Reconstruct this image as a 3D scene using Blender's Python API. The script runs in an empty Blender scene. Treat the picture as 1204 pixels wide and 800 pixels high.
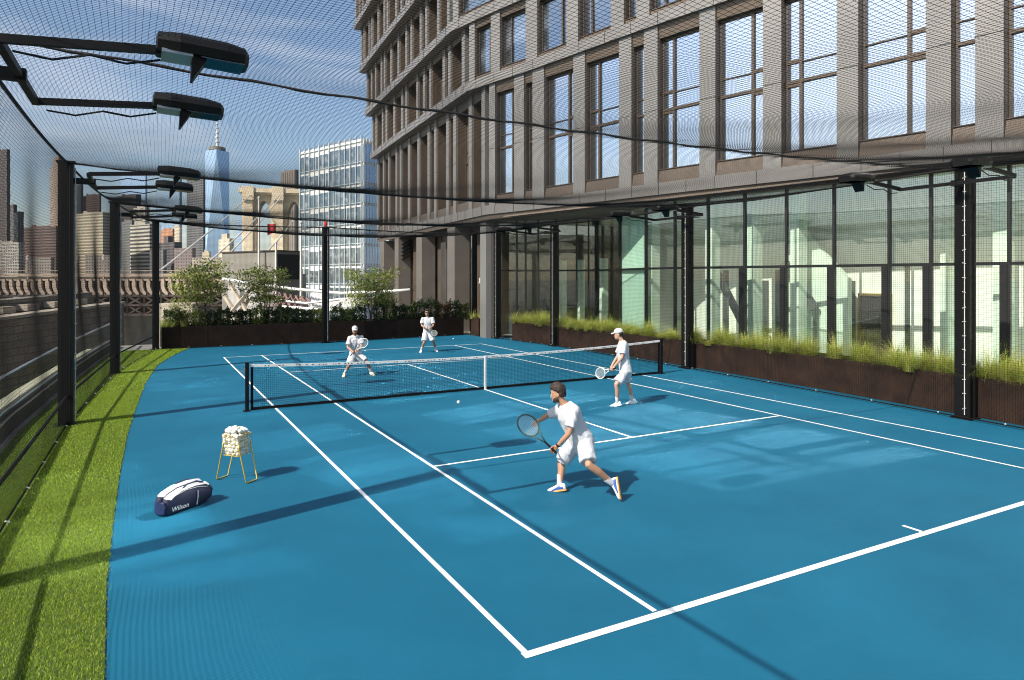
import bpy, math, random
import numpy as np
from mathutils import Vector, Matrix, noise

random.seed(7)
rng = np.random.default_rng(7)
S = bpy.context.scene
COL = S.collection

# ------------------------------------------------------------------ camera model (metres; court runs along +y)
CAM = np.array([-2.716, -4.656, 3.04]); YAW = .505; FPX = 785.4
FW = np.array([math.sin(YAW), math.cos(YAW), 0.]); RT = np.array([math.cos(YAW), -math.sin(YAW), 0.]); UP = np.array([0, 0, 1.])
def ray(x, y): return FW + RT*(x-602)/FPX + UP*(327.16-y)/FPX
def at(x, y, d): return CAM + ray(x, y)*d
def gz(x, y, z=0.):
    r = ray(x, y); return CAM + r*((z-CAM[2])/r[2])
def hit(x, line):
    """where the vertical plane through photo column x meets a plan polyline"""
    r = ray(x, 0)[:2]; c = CAM[:2]; best = None
    for i in range(len(line)-1):
        a = np.array(line[i][:2], float); b = np.array(line[i+1][:2], float); e = b-a
        m = np.array([[r[0], -e[0]], [r[1], -e[1]]])
        if abs(np.linalg.det(m)) < 1e-9: continue
        t, s = np.linalg.solve(m, a-c)
        if t > 0 and -1e-6 <= s <= 1+1e-6 and (best is None or t < best[0]): best = (t, a+e*s)
    return None if best is None else best[1]

# ------------------------------------------------------------------ objects
def link(o, parent=None):
    COL.objects.link(o)
    if parent is not None: o.parent = parent
    return o
def tag(o, label=None, cat=None, group=None, kind=None):
    if label: o['label'] = label
    if cat: o['category'] = cat
    if group: o['group'] = group
    if kind: o['kind'] = kind
    return o
def empty(name, loc=(0, 0, 0), label=None, cat=None, group=None, kind=None, rz=0):
    o = bpy.data.objects.new(name, None); o.location = loc; o.rotation_euler = (0, 0, rz); o.empty_display_size = .2
    link(o); return tag(o, label, cat, group, kind)
def copy_tree(o, parent=None):
    c = o.copy(); link(c)
    if parent is not None: c.parent = parent; c.matrix_parent_inverse = o.matrix_parent_inverse.copy()
    for ch in list(o.children): copy_tree(ch, c)
    return c

class MB:
    def __init__(s): s.v = []; s.f = []; s.m = []; s.cur = 0
    def face(s, pts):
        b = len(s.v); s.v += [tuple(map(float, p)) for p in pts]; s.f.append(tuple(range(b, b+len(pts)))); s.m.append(s.cur)
    def add(s, vs, fs):
        b = len(s.v); s.v += [tuple(map(float, p)) for p in vs]
        for f in fs: s.f.append(tuple(b+i for i in f)); s.m.append(s.cur)
    def box(s, c, size, ax=None):
        c = np.array(c, float); hx, hy, hz = [q/2 for q in size]
        X, Y, Z = (np.eye(3) if ax is None else [np.array(a, float) for a in ax])
        vs = [c+X*hx*a+Y*hy*b+Z*hz*d for d in (-1, 1) for b in (-1, 1) for a in (-1, 1)]
        s.add(vs, [(0, 2, 3, 1), (4, 5, 7, 6), (0, 1, 5, 4), (2, 6, 7, 3), (0, 4, 6, 2), (1, 3, 7, 5)])
    def bar(s, p, q, w, h=None, up=(0, 0, 1)):
        p = np.array(p, float); q = np.array(q, float); d = q-p; L = np.linalg.norm(d)
        if L < 1e-9: return
        X = d/L; u = np.array(up, float)
        if abs(X@u) > .98: u = np.array([1., 0, 0])
        Y = np.cross(u, X); Y /= np.linalg.norm(Y); Z = np.cross(X, Y)
        s.box((p+q)/2, (L, w, w if h is None else h), (X, Y, Z))
    def tube(s, pts, rad, n=8, cap=True):
        P = [np.array(p, float) for p in pts]; N = len(P)
        if np.isscalar(rad): rad = [rad]*N
        T = [P[min(i+1, N-1)]-P[max(i-1, 0)] for i in range(N)]; T = [t/(np.linalg.norm(t)+1e-12) for t in T]
        u = np.array([0, 0, 1.]) if abs(T[0][2]) < .9 else np.array([1., 0, 0])
        rings = []
        for i in range(N):
            u = u-T[i]*(u@T[i]); u /= np.linalg.norm(u)+1e-12; w = np.cross(T[i], u)
            rings.append([P[i]+(u*math.cos(2*math.pi*k/n)+w*math.sin(2*math.pi*k/n))*rad[i] for k in range(n)])
        s.loft(rings, cap)
    def loft(s, rings, cap=True):
        n = len(rings[0]); vs = [p for r in rings for p in r]; fs = []
        for i in range(len(rings)-1):
            for k in range(n):
                k2 = (k+1) % n; fs.append((i*n+k, i*n+k2, (i+1)*n+k2, (i+1)*n+k))
        if cap:
            fs.append(tuple(range(n-1, -1, -1))); b = (len(rings)-1)*n; fs.append(tuple(range(b, b+n)))
        s.add(vs, fs)
    def ball(s, c, r, nu=12, nv=8, ax=None):
        c = np.array(c, float); r = (r, r, r) if np.isscalar(r) else r
        X, Y, Z = (np.eye(3) if ax is None else [np.array(a, float) for a in ax])
        vs = [c-Z*r[2]]
        for j in range(1, nv):
            t = math.pi*j/nv; z = -math.cos(t); q = math.sin(t)
            for i in range(nu):
                a = 2*math.pi*i/nu; vs.append(c+X*r[0]*q*math.cos(a)+Y*r[1]*q*math.sin(a)+Z*r[2]*z)
        vs.append(c+Z*r[2]); fs = []
        for i in range(nu): fs.append((0, 1+(i+1) % nu, 1+i))
        for j in range(nv-2):
            for i in range(nu):
                a = 1+j*nu+i; b = 1+j*nu+(i+1) % nu; fs.append((a, b, b+nu, a+nu))
        t = len(vs)-1; b0 = 1+(nv-2)*nu
        for i in range(nu): fs.append((b0+i, b0+(i+1) % nu, t))
        s.add(vs, fs)
    def prism(s, poly, z0, z1):
        p = [tuple(q[:2]) for q in poly]
        A = sum(p[i][0]*p[(i+1) % len(p)][1]-p[(i+1) % len(p)][0]*p[i][1] for i in range(len(p)))
        if A < 0: p = p[::-1]
        n = len(p); vs = [(x, y, z0) for x, y in p]+[(x, y, z1) for x, y in p]
        fs = [tuple(range(n-1, -1, -1)), tuple(range(n, 2*n))]+[(i, (i+1) % n, n+(i+1) % n, n+i) for i in range(n)]
        s.add(vs, fs)
    def ribbon(s, line, o0, o1, z0, z1):
        """solid band along a plan polyline between two offsets along its normals"""
        L = [np.array(p[:2], float) for p in line]; N = len(L); nn = normals(L)
        a = [L[i]+nn[i]*o0 for i in range(N)]; b = [L[i]+nn[i]*o1 for i in range(N)]
        rings = [[(*a[i], z0), (*b[i], z0), (*b[i], z1), (*a[i], z1)] for i in range(N)]
        s.loft(rings)
    def build(s, name, mats, parent=None, smooth=False, bevel=0):
        me = bpy.data.meshes.new(name); me.from_pydata(s.v, [], s.f)
        mats = mats if isinstance(mats, (list, tuple)) else [mats]
        for m in mats: me.materials.append(m)
        if len(mats) > 1: me.polygons.foreach_set('material_index', s.m)
        if smooth: me.polygons.foreach_set('use_smooth', [True]*len(me.polygons))
        me.update(); o = bpy.data.objects.new(name, me); link(o, parent)
        if bevel:
            md = o.modifiers.new('bevel', 'BEVEL'); md.width = bevel; md.segments = 2; md.limit_method = 'ANGLE'
        return o
def normals(L):
    N = len(L); out = []
    for i in range(N):
        t = L[min(i+1, N-1)]-L[max(i-1, 0)]; t = t/np.linalg.norm(t); n = np.array([t[1], -t[0]])
        if n @ (np.array([2., 12.])-L[i]) < 0: n = -n
        out.append(n)
    return out
def np_mesh(name, V, F, mat, parent=None, smooth=False):
    me = bpy.data.meshes.new(name); V = np.asarray(V, np.float32); F = np.asarray(F, np.int32); k = F.shape[1]
    me.vertices.add(len(V)); me.vertices.foreach_set('co', V.ravel())
    me.loops.add(F.size); me.loops.foreach_set('vertex_index', F.ravel())
    me.polygons.add(len(F)); me.polygons.foreach_set('loop_start', np.arange(0, F.size, k, dtype=np.int32))
    me.polygons.foreach_set('loop_total', np.full(len(F), k, np.int32))
    me.update(calc_edges=True); me.validate()
    for m in (mat if isinstance(mat, (list, tuple)) else [mat]): me.materials.append(m)
    if smooth: me.polygons.foreach_set('use_smooth', [True]*len(me.polygons))
    return link(bpy.data.objects.new(name, me), parent)
def twine(name, A, B, r, mat, parent=None):
    """many thin three sided cords, one per segment A[i]-B[i]"""
    A = np.asarray(A, float); B = np.asarray(B, float); d = B-A; d /= np.linalg.norm(d, axis=1)[:, None]+1e-12
    ref = np.where(np.abs(d[:, 2:3]) < .9, np.array([[0, 0, 1.]]), np.array([[1., 0, 0]]))
    u = np.cross(d, ref); u /= np.linalg.norm(u, axis=1)[:, None]; w = np.cross(d, u); n = len(A); V = np.zeros((n, 6, 3))
    for k in range(3):
        o = u*math.cos(2*math.pi*k/3)*r+w*math.sin(2*math.pi*k/3)*r; V[:, k] = A+o; V[:, 3+k] = B+o
    b = (np.arange(n)*6)[:, None]
    F = np.concatenate([b+np.array([[0, 1, 4, 3]]), b+np.array([[1, 2, 5, 4]]), b+np.array([[2, 0, 3, 5]])])
    return np_mesh(name, V.reshape(-1, 3), F, mat, parent)

# ------------------------------------------------------------------ materials
def newmat(name):
    m = bpy.data.materials.new(name); m.use_nodes = True; nt = m.node_tree; b = nt.nodes['Principled BSDF']; return m, nt, b
def N(nt, t, **k):
    n = nt.nodes.new(t)
    for a, v in k.items():
        if a.startswith('i_'): n.inputs[a[2:].replace('_', ' ')].default_value = v
        else: setattr(n, a, v)
    return n
def c4(c): return (c[0], c[1], c[2], 1)
def mat(name, col, rough=.6, metal=0, var=.12, scale=4., bump=0, bscale=40., spec=.5, col2=None, sheen=0):
    m, nt, b = newmat(name); L = nt.links
    b.inputs['Roughness'].default_value = rough; b.inputs['Metallic'].default_value = metal; b.inputs['Specular IOR Level'].default_value = spec
    tc = N(nt, 'ShaderNodeTexCoord')
    if var > 0 or col2:
        nz = N(nt, 'ShaderNodeTexNoise', i_Scale=scale, i_Detail=6., i_Roughness=.6); L.new(tc.outputs['Object'], nz.inputs['Vector'])
        mp = N(nt, 'ShaderNodeMapRange'); mp.inputs[1].default_value = .3; mp.inputs[2].default_value = .7; L.new(nz.outputs['Fac'], mp.inputs[0])
        mx = N(nt, 'ShaderNodeMix', data_type='RGBA')
        mx.inputs[6].default_value = c4([x*(1-var) for x in col]); mx.inputs[7].default_value = c4(col2 if col2 else [min(1, x*(1+var)) for x in col])
        L.new(mp.outputs[0], mx.inputs[0]); L.new(mx.outputs[2], b.inputs['Base Color'])
        rr = N(nt, 'ShaderNodeMapRange'); rr.inputs[3].default_value = max(.02, rough-.08); rr.inputs[4].default_value = min(1, rough+.08)
        L.new(nz.outputs['Fac'], rr.inputs[0]); L.new(rr.outputs[0], b.inputs['Roughness'])
    else: b.inputs['Base Color'].default_value = c4(col)
    if bump:
        n2 = N(nt, 'ShaderNodeTexNoise', i_Scale=bscale, i_Detail=4.); L.new(tc.outputs['Object'], n2.inputs['Vector'])
        bp = N(nt, 'ShaderNodeBump', i_Strength=bump, i_Distance=.02); L.new(n2.outputs['Fac'], bp.inputs['Height']); L.new(bp.outputs['Normal'], b.inputs['Normal'])
    return m
def leafmat(name, cols, rough=.55, trans=.25):
    m, nt, b = newmat(name); L = nt.links
    g = N(nt, 'ShaderNodeNewGeometry'); r = N(nt, 'ShaderNodeValToRGB'); e = r.color_ramp.elements
    e[0].color = c4(cols[0]); e[1].color = c4(cols[-1])
    for i in range(1, len(cols)-1): q = e.new(i/(len(cols)-1)); q.color = c4(cols[i])
    L.new(g.outputs['Random Per Island'], r.inputs[0]); L.new(r.outputs[0], b.inputs['Base Color']); b.inputs['Roughness'].default_value = rough
    b.inputs['Specular IOR Level'].default_value = .25
    tr = N(nt, 'ShaderNodeBsdfTranslucent'); L.new(r.outputs[0], tr.inputs['Color'])
    mx = N(nt, 'ShaderNodeMixShader'); mx.inputs[0].default_value = trans
    L.new(b.outputs[0], mx.inputs[1]); L.new(tr.outputs[0], mx.inputs[2]); L.new(mx.outputs[0], nt.nodes['Material Output'].inputs[0])
    return m
def glassmat(name, tint, refl=.12, rtint=(1, 1, 1), rough=.0, maxr=.9):
    """window glass: clear, tinted, with an angle dependent mirror"""
    m = bpy.data.materials.new(name); m.use_nodes = True; nt = m.node_tree; nt.nodes.clear(); L = nt.links
    out = N(nt, 'ShaderNodeOutputMaterial'); t = N(nt, 'ShaderNodeBsdfTransparent'); t.inputs[0].default_value = c4(tint)
    g = N(nt, 'ShaderNodeBsdfGlossy'); g.inputs['Color'].default_value = c4(rtint); g.inputs['Roughness'].default_value = rough
    if name == 'storefront_glass':
        g2 = N(nt, 'ShaderNodeBsdfGlossy'); g2.inputs['Color'].default_value = c4(rtint); g2.inputs['Roughness'].default_value = .11
        ms = N(nt, 'ShaderNodeMixShader'); ms.inputs[0].default_value = .3; L.new(g.outputs[0], ms.inputs[1]); L.new(g2.outputs[0], ms.inputs[2]); g = ms
    lw = N(nt, 'ShaderNodeLayerWeight'); lw.inputs[0].default_value = .25
    mr = N(nt, 'ShaderNodeMapRange'); mr.inputs[3].default_value = refl; mr.inputs[4].default_value = maxr; L.new(lw.outputs['Fresnel'], mr.inputs[0])
    ge = N(nt, 'ShaderNodeNewGeometry'); iv = N(nt, 'ShaderNodeMath', operation='SUBTRACT'); iv.inputs[0].default_value = 1; L.new(ge.outputs['Backfacing'], iv.inputs[1])
    mu = N(nt, 'ShaderNodeMath', operation='MULTIPLY'); L.new(mr.outputs[0], mu.inputs[0]); L.new(iv.outputs[0], mu.inputs[1])   # the mirror sits on the outer face of each pane only
    mx = N(nt, 'ShaderNodeMixShader'); L.new(mu.outputs[0], mx.inputs[0]); L.new(t.outputs[0], mx.inputs[1]); L.new(g.outputs[0], mx.inputs[2]); L.new(mx.outputs[0], out.inputs[0])
    return m
def mirrorglass(name, dark, tint, fac=.55, satin=0):
    """coated office glazing: dark room behind, strong sky mirror"""
    m = bpy.data.materials.new(name); m.use_nodes = True; nt = m.node_tree; nt.nodes.clear(); L = nt.links
    out = N(nt, 'ShaderNodeOutputMaterial'); d = N(nt, 'ShaderNodeBsdfDiffuse')
    tc = N(nt, 'ShaderNodeTexCoord'); nz = N(nt, 'ShaderNodeTexNoise', i_Scale=.8, i_Detail=2.); L.new(tc.outputs['Object'], nz.inputs['Vector'])
    cr = N(nt, 'ShaderNodeMix', data_type='RGBA'); cr.inputs[6].default_value = c4(dark); cr.inputs[7].default_value = c4([min(.4, x*9) for x in dark])
    mr = N(nt, 'ShaderNodeMapRange'); mr.inputs[1].default_value = .5; mr.inputs[2].default_value = .75; L.new(nz.outputs['Fac'], mr.inputs[0]); L.new(mr.outputs[0], cr.inputs[0]); L.new(cr.outputs[2], d.inputs[0])
    g = N(nt, 'ShaderNodeBsdfGlossy'); g.inputs['Color'].default_value = c4(tint); g.inputs['Roughness'].default_value = .01
    bz = N(nt, 'ShaderNodeTexNoise', i_Scale=.35, i_Detail=1.); L.new(tc.outputs['Object'], bz.inputs['Vector'])
    bp = N(nt, 'ShaderNodeBump', i_Strength=.035, i_Distance=.1); L.new(bz.outputs['Fac'], bp.inputs['Height']); L.new(bp.outputs[0], g.inputs['Normal'])
    gs = g
    if satin:
        g2 = N(nt, 'ShaderNodeBsdfGlossy'); g2.inputs['Color'].default_value = c4(tint); g2.inputs['Roughness'].default_value = .08
        ms = N(nt, 'ShaderNodeMixShader'); ms.inputs[0].default_value = satin; L.new(g.outputs[0], ms.inputs[1]); L.new(g2.outputs[0], ms.inputs[2]); gs = ms
    mx = N(nt, 'ShaderNodeMixShader'); mx.inputs[0].default_value = fac
    L.new(d.outputs[0], mx.inputs[1]); L.new(gs.outputs[0], mx.inputs[2]); L.new(mx.outputs[0], out.inputs[0]); return m
def gridmat(name, wall, glass, sx, sz, fx=.45, fz=.45, rough=.5, groughn=.15):
    """facade pattern for far buildings: rows and columns of windows"""
    m, nt, b = newmat(name); L = nt.links; tc = N(nt, 'ShaderNodeTexCoord'); sp = N(nt, 'ShaderNodeSeparateXYZ'); L.new(tc.outputs['Object'], sp.inputs[0])
    def fr(sock, s, f):
        d = N(nt, 'ShaderNodeMath', operation='DIVIDE'); L.new(sock, d.inputs[0]); d.inputs[1].default_value = s
        q = N(nt, 'ShaderNodeMath', operation='FRACT'); L.new(d.outputs[0], q.inputs[0])
        g = N(nt, 'ShaderNodeMath', operation='GREATER_THAN'); L.new(q.outputs[0], g.inputs[0]); g.inputs[1].default_value = f; return g.outputs[0]
    ad = N(nt, 'ShaderNodeMath', operation='ADD'); L.new(sp.outputs[0], ad.inputs[0]); L.new(sp.outputs[1], ad.inputs[1])
    a = fr(ad.outputs[0], sx, fx); c = fr(sp.outputs[2], sz, fz); mu = N(nt, 'ShaderNodeMath', operation='MULTIPLY'); L.new(a, mu.inputs[0]); L.new(c, mu.inputs[1])
    ge = N(nt, 'ShaderNodeNewGeometry'); s2 = N(nt, 'ShaderNodeSeparateXYZ'); L.new(ge.outputs['Normal'], s2.inputs[0])
    lt = N(nt, 'ShaderNodeMath', operation='LESS_THAN'); L.new(s2.outputs[2], lt.inputs[0]); lt.inputs[1].default_value = .5
    m2 = N(nt, 'ShaderNodeMath', operation='MULTIPLY'); L.new(mu.outputs[0], m2.inputs[0]); L.new(lt.outputs[0], m2.inputs[1])
    nz = N(nt, 'ShaderNodeTexNoise', i_Scale=.05, i_Detail=4.); L.new(tc.outputs['Object'], nz.inputs['Vector'])
    wv = N(nt, 'ShaderNodeMix', data_type='RGBA'); wv.inputs[6].default_value = c4([x*.8 for x in wall]); wv.inputs[7].default_value = c4([min(1, x*1.15) for x in wall]); L.new(nz.outputs['Fac'], wv.inputs[0])
    mx = N(nt, 'ShaderNodeMix', data_type='RGBA'); mx.inputs[7].default_value = c4(glass); L.new(wv.outputs[2], mx.inputs[6]); L.new(m2.outputs[0], mx.inputs[0]); L.new(mx.outputs[2], b.inputs['Base Color'])
    ro = N(nt, 'ShaderNodeMapRange'); ro.inputs[3].default_value = rough; ro.inputs[4].default_value = groughn; L.new(m2.outputs[0], ro.inputs[0]); L.new(ro.outputs[0], b.inputs['Roughness'])
    return m
def stonemat(name, c1, c2, mortar, sx=1.2, sz=.6, rough=.85):
    m, nt, b = newmat(name); L = nt.links; tc = N(nt, 'ShaderNodeTexCoord'); sp = N(nt, 'ShaderNodeSeparateXYZ'); L.new(tc.outputs['Object'], sp.inputs[0])
    ad = N(nt, 'ShaderNodeMath', operation='ADD'); L.new(sp.outputs[0], ad.inputs[0]); L.new(sp.outputs[1], ad.inputs[1])
    cb = N(nt, 'ShaderNodeCombineXYZ'); L.new(ad.outputs[0], cb.inputs[0]); L.new(sp.outputs[2], cb.inputs[1])
    br = N(nt, 'ShaderNodeTexBrick'); br.inputs['Color1'].default_value = c4(c1); br.inputs['Color2'].default_value = c4(c2); br.inputs['Mortar'].default_value = c4(mortar)
    br.inputs['Scale'].default_value = 1; br.inputs['Brick Width'].default_value = sx; br.inputs['Row Height'].default_value = sz; br.inputs['Mortar Size'].default_value = .03; L.new(cb.outputs[0], br.inputs['Vector'])
    nz = N(nt, 'ShaderNodeTexNoise', i_Scale=1.5, i_Detail=8., i_Roughness=.7); L.new(tc.outputs['Object'], nz.inputs['Vector'])
    mp = N(nt, 'ShaderNodeMapRange'); mp.inputs[3].default_value = .6; mp.inputs[4].default_value = 1.3; L.new(nz.outputs['Fac'], mp.inputs[0])
    mx = N(nt, 'ShaderNodeMix', data_type='RGBA', blend_type='MULTIPLY'); mx.inputs[0].default_value = 1; L.new(br.outputs[0], mx.inputs[6]); L.new(mp.outputs[0], mx.inputs[7]); L.new(mx.outputs[2], b.inputs['Base Color'])
    bp = N(nt, 'ShaderNodeBump', i_Strength=.6, i_Distance=.05); L.new(br.outputs['Fac'], bp.inputs['Height']); bp.invert = True; L.new(bp.outputs[0], b.inputs['Normal'])
    b.inputs['Roughness'].default_value = rough; return m

M = dict(
    black=mat('black_steel', (.0045, .004, .004), .5, 0, .2, 3, .05, 60, spec=.25),
    cable=mat('lit_black_rope', (.035, .031, .028), .85, 0, .3, 40, .3, 80, spec=.2), cord=mat('net_cord', (.006, .006, .006), .8, 0, 0, spec=.15),  # cable: light falling on the black rope is mixed into its grey-brown
    white_rope=mat('pale_rope', (.6, .58, .53), .8, 0, .1),
    line=mat('white_line_paint', (.80, .80, .79), .6, 0, .22, 14),
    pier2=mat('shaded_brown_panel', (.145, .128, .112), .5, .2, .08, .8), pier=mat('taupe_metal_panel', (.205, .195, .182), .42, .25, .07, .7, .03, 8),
    band=mat('grey_metal_band', (.205, .192, .178), .42, .25, .08, .8, .03, 8),
    bronze=mat('bronze_panel', (.115, .088, .066), .45, .3, .12, 1.2, .03, 6),
    frame=mat('window_frame_bronze', (.10, .075, .055), .4, .4, .1),
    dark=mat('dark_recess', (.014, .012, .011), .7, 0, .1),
    mull=mat('dark_mullion', (.016, .017, .017), .4, .3, .1),
    soffit=mat('soffit_panel', (.25, .195, .15), .6, .1, .1, 1.5),
    mint=mat('mint_painted_wall', (.64, .77, .64), .7, 0, .05, 2),
    openg=mat('dark_green_opening', (.07, .085, .075), .5, 0, .2), mintpale=mat('pale_mint_plaster', (.80, .84, .74), .75, 0, .06, 1.5),
    brass=mat('brass_trim', (.5, .33, .10), .35, .8, .1),
    floor=mat('interior_floor', (.68, .68, .62), .4, 0, .1),
    corten=mat('corten_steel', (.026, .015, .011), .8, 0, .35, 2.2, .1, 30, col2=(.042, .022, .014), spec=.2),
    soil=mat('planter_soil', (.035, .025, .018), .95, 0, .3, 8, .5, 20),
    ledge=mat('terrace_stone', (.30, .28, .25), .8, 0, .15, 2, .1, 40),
    curb=mat('dark_curb', (.06, .055, .05), .85, 0, .2, 3, .2, 30),
    white=mat('white_paint', (.66, .66, .64), .5, 0, .08, 2),
    cloth=mat('white_cotton', (.50, .505, .52), .9, 0, .04, 12, .12, 90),
    yellow=mat('yellow_wire', (.62, .42, .06), .4, .2, .1),
    ball=mat('tennis_ball_felt', (.72, .70, .56), .95, 0, .15, 90, .2, 300, col2=(.82, .81, .74)), parapet=mat('pale_parapet_stone', (.56, .50, .40), .85, 0, .15, 1.2, .1, 30),
    navy=mat('navy_fabric', (.013, .016, .045), .7, 0, .25, 6, .2, 60),
    navy2=mat('blue_fabric', (.010, .022, .085), .6, 0, .25, 6, .2, 60),
    bark=mat('tree_bark', (.16, .12, .09), .9, 0, .35, 12, .4, 40),
    red=mat('red_cloth', (.55, .03, .03), .7, 0, .1), orange=mat('orange_paint', (.65, .22, .03), .6, 0, .1),
    lens=glassmat('lamp_lens', (.16, .2, .2), .12, (.7, .75, .75), .1, .4), steel=mat('brushed_steel', (.35, .36, .36), .35, .8, .1),
    tan=mat('tan_concrete', (.42, .36, .28), .85, 0, .15, .5), asphalt=mat('asphalt', (.05, .05, .05), .9, 0, .2, .5),
    rusty=mat('bridge_paint', (.36, .28, .215), .8, 0, .25, .6), rustdark=mat('dark_bridge_paint', (.07, .052, .042), .85, 0, .3, .6),  # second bridge paint, much darker, for the web and lower lattice
    grey=mat('grey_cladding', (.21, .195, .165), .6, .1, .08, .4), pink=mat('pink_primer', (.26, .15, .13), .7, 0, .2),
)
M['pane'] = mirrorglass('sky_mirror_glass', (.02, .025, .03), (.92, .96, 1.0), .90, .30)
M['pane_upper'] = mirrorglass('sky_mirror_glass_upper', (.02, .025, .03), (.86, .93, 1.0), .48)
M['clear'] = glassmat('storefront_glass', (.965, .988, .972), .20, (.95, 1, 1), 0, .8)
M['rail'] = glassmat('guard_glass', (.86, .90, .86), .015, (1, 1, 1), .02, .10)
# ------------------------------------------------------------------ terrace, court surface, lines, turf
def courtmat():
    m, nt, b = newmat('blue_acrylic_court'); L = nt.links; tc = N(nt, 'ShaderNodeTexCoord')
    n1 = N(nt, 'ShaderNodeTexNoise', i_Scale=.45, i_Detail=5., i_Roughness=.6); n2 = N(nt, 'ShaderNodeTexNoise', i_Scale=220., i_Detail=2.)
    n3 = N(nt, 'ShaderNodeTexNoise', i_Scale=2.6, i_Detail=6., i_Roughness=.7, i_Distortion=.6)
    for n in (n1, n2, n3): L.new(tc.outputs['Object'], n.inputs['Vector'])
    r = N(nt, 'ShaderNodeValToRGB'); e = r.color_ramp.elements; e[0].position = .3; e[1].position = .72
    e[0].color = (.0055, .091, .162, 1); e[1].color = (.0088, .121, .205, 1); L.new(n1.outputs['Fac'], r.inputs[0])
    sc = N(nt, 'ShaderNodeMapRange'); sc.inputs[1].default_value = .56; sc.inputs[2].default_value = .8; sc.inputs[3].default_value = 0; sc.inputs[4].default_value = .22; L.new(n3.outputs['Fac'], sc.inputs[0])
    mx = N(nt, 'ShaderNodeMix', data_type='RGBA'); mx.inputs[7].default_value = (.03, .14, .20, 1); L.new(sc.outputs[0], mx.inputs[0]); L.new(r.outputs[0], mx.inputs[6])
    vo = N(nt, 'ShaderNodeTexVoronoi', i_Scale=2.2, feature='DISTANCE_TO_EDGE'); vo.feature = 'F1'; L.new(tc.outputs['Object'], vo.inputs['Vector'])
    vm = N(nt, 'ShaderNodeMapRange'); vm.inputs[1].default_value = .012; vm.inputs[2].default_value = .045; vm.inputs[3].default_value = .22; vm.inputs[4].default_value = 0; L.new(vo.outputs['Distance'], vm.inputs[0])
    m2 = N(nt, 'ShaderNodeMix', data_type='RGBA'); m2.inputs[7].default_value = (.05, .14, .19, 1); L.new(vm.outputs[0], m2.inputs[0]); L.new(mx.outputs[2], m2.inputs[6])
    mpg = N(nt, 'ShaderNodeMapping'); mpg.inputs['Scale'].default_value = (.5, 3.2, 1); mpg.inputs['Rotation'].default_value = (0, 0, .5); L.new(tc.outputs['Object'], mpg.inputs[0])
    n4 = N(nt, 'ShaderNodeTexNoise', i_Scale=1.6, i_Detail=8., i_Roughness=.75, i_Distortion=.4); L.new(mpg.outputs[0], n4.inputs['Vector'])
    m4 = N(nt, 'ShaderNodeMapRange'); m4.inputs[1].default_value = .58; m4.inputs[2].default_value = .78; m4.inputs[3].default_value = 0; m4.inputs[4].default_value = .3; L.new(n4.outputs['Fac'], m4.inputs[0])
    m3 = N(nt, 'ShaderNodeMix', data_type='RGBA'); m3.inputs[7].default_value = (.025, .155, .225, 1); L.new(m4.outputs[0], m3.inputs[0]); L.new(m2.outputs[2], m3.inputs[6]); mx = m3
    L.new(mx.outputs[2], b.inputs['Base Color']); b.inputs['Roughness'].default_value = .62; b.inputs['Specular IOR Level'].default_value = .2
    bp = N(nt, 'ShaderNodeBump', i_Strength=.35, i_Distance=.004); L.new(n2.outputs['Fac'], bp.inputs['Height']); L.new(bp.outputs[0], b.inputs['Normal']); return m
M['court'] = courtmat()
TURF = [(-3.0, -7), (-2.97, 1.26), (-3.03, 3.04), (-3.04, 5.17), (-3.03, 7.24), (-2.98, 10.2), (-2.86, 13.2), (-2.66, 17.2), (-2.27, 21.63), (-1.75, 24.4), (-1.22, 26.4), (-.95, 27.5)]
GUARD = [(-5.2, -8), (-5.18, 5), (-5.15, 11.7), (-4.82, 18.0), (-4.35, 24.2), (-3.9, 29.5)]
b = MB(); b.prism([(-5.40, -9), (22, -9), (22, 30.2), (-4.1, 30.2), (-4.55, 24), (-5.02, 18), (-5.36, 11.7)], -.6, -.008); tag(b.build('terrace', M['ledge']), 'pale stone roof terrace slab that carries the blue tennis court', 'terrace', kind='structure')
b = MB(); b.face([(*p, 0) for p in TURF]+[(13.4, 27.9, 0), (13.9, 20, 0), (13.9, 10, 0), (13.3, 0, 0), (12.9, -7, 0)]); b.f[-1] = b.f[-1][::-1]
court = b.build('court', M['court']); tag(court, 'blue acrylic tennis court floor with white painted lines', 'court', kind='structure')
YS, YN, YF, YB = 5.385, 11.64, 17.70, 23.02
def line(a, c, w=.055):
    a = np.array(a, float); c = np.array(c, float); d = (c-a)/np.linalg.norm(c-a); n = np.array([-d[1], d[0]])*w/2
    b = MB(); b.face([(*(a-n), .004), (*(c-n), .004), (*(c+n), .004), (*(a+n), .004)]); o = b.build('line_marking', M['line'], court)
    if o.data.polygons[0].normal.z < 0: o.data.flip_normals()
X0, X1, X2, X3, XM = 0, 1.372, 9.6, 10.97, 5.45
line((-.04, 0), (11.01, -.15), .085); line((X0, .045), (X0, YB-.03)); line((X3, .045), (X3, YB-.03)); line((-.03, YB), (11.0, YB))
for x in (X1, X2): line((x, .045), (x, YB-.03))
line((X1+.03, YS), (X2-.03, YS)); line((X1+.03, YF), (X2-.03, YF)); line((XM, YS+.03), (XM, YF-.03)); line((XM, -.04), (XM, .20)); line((XM, YB-.24), (XM, YB-.03))
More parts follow.
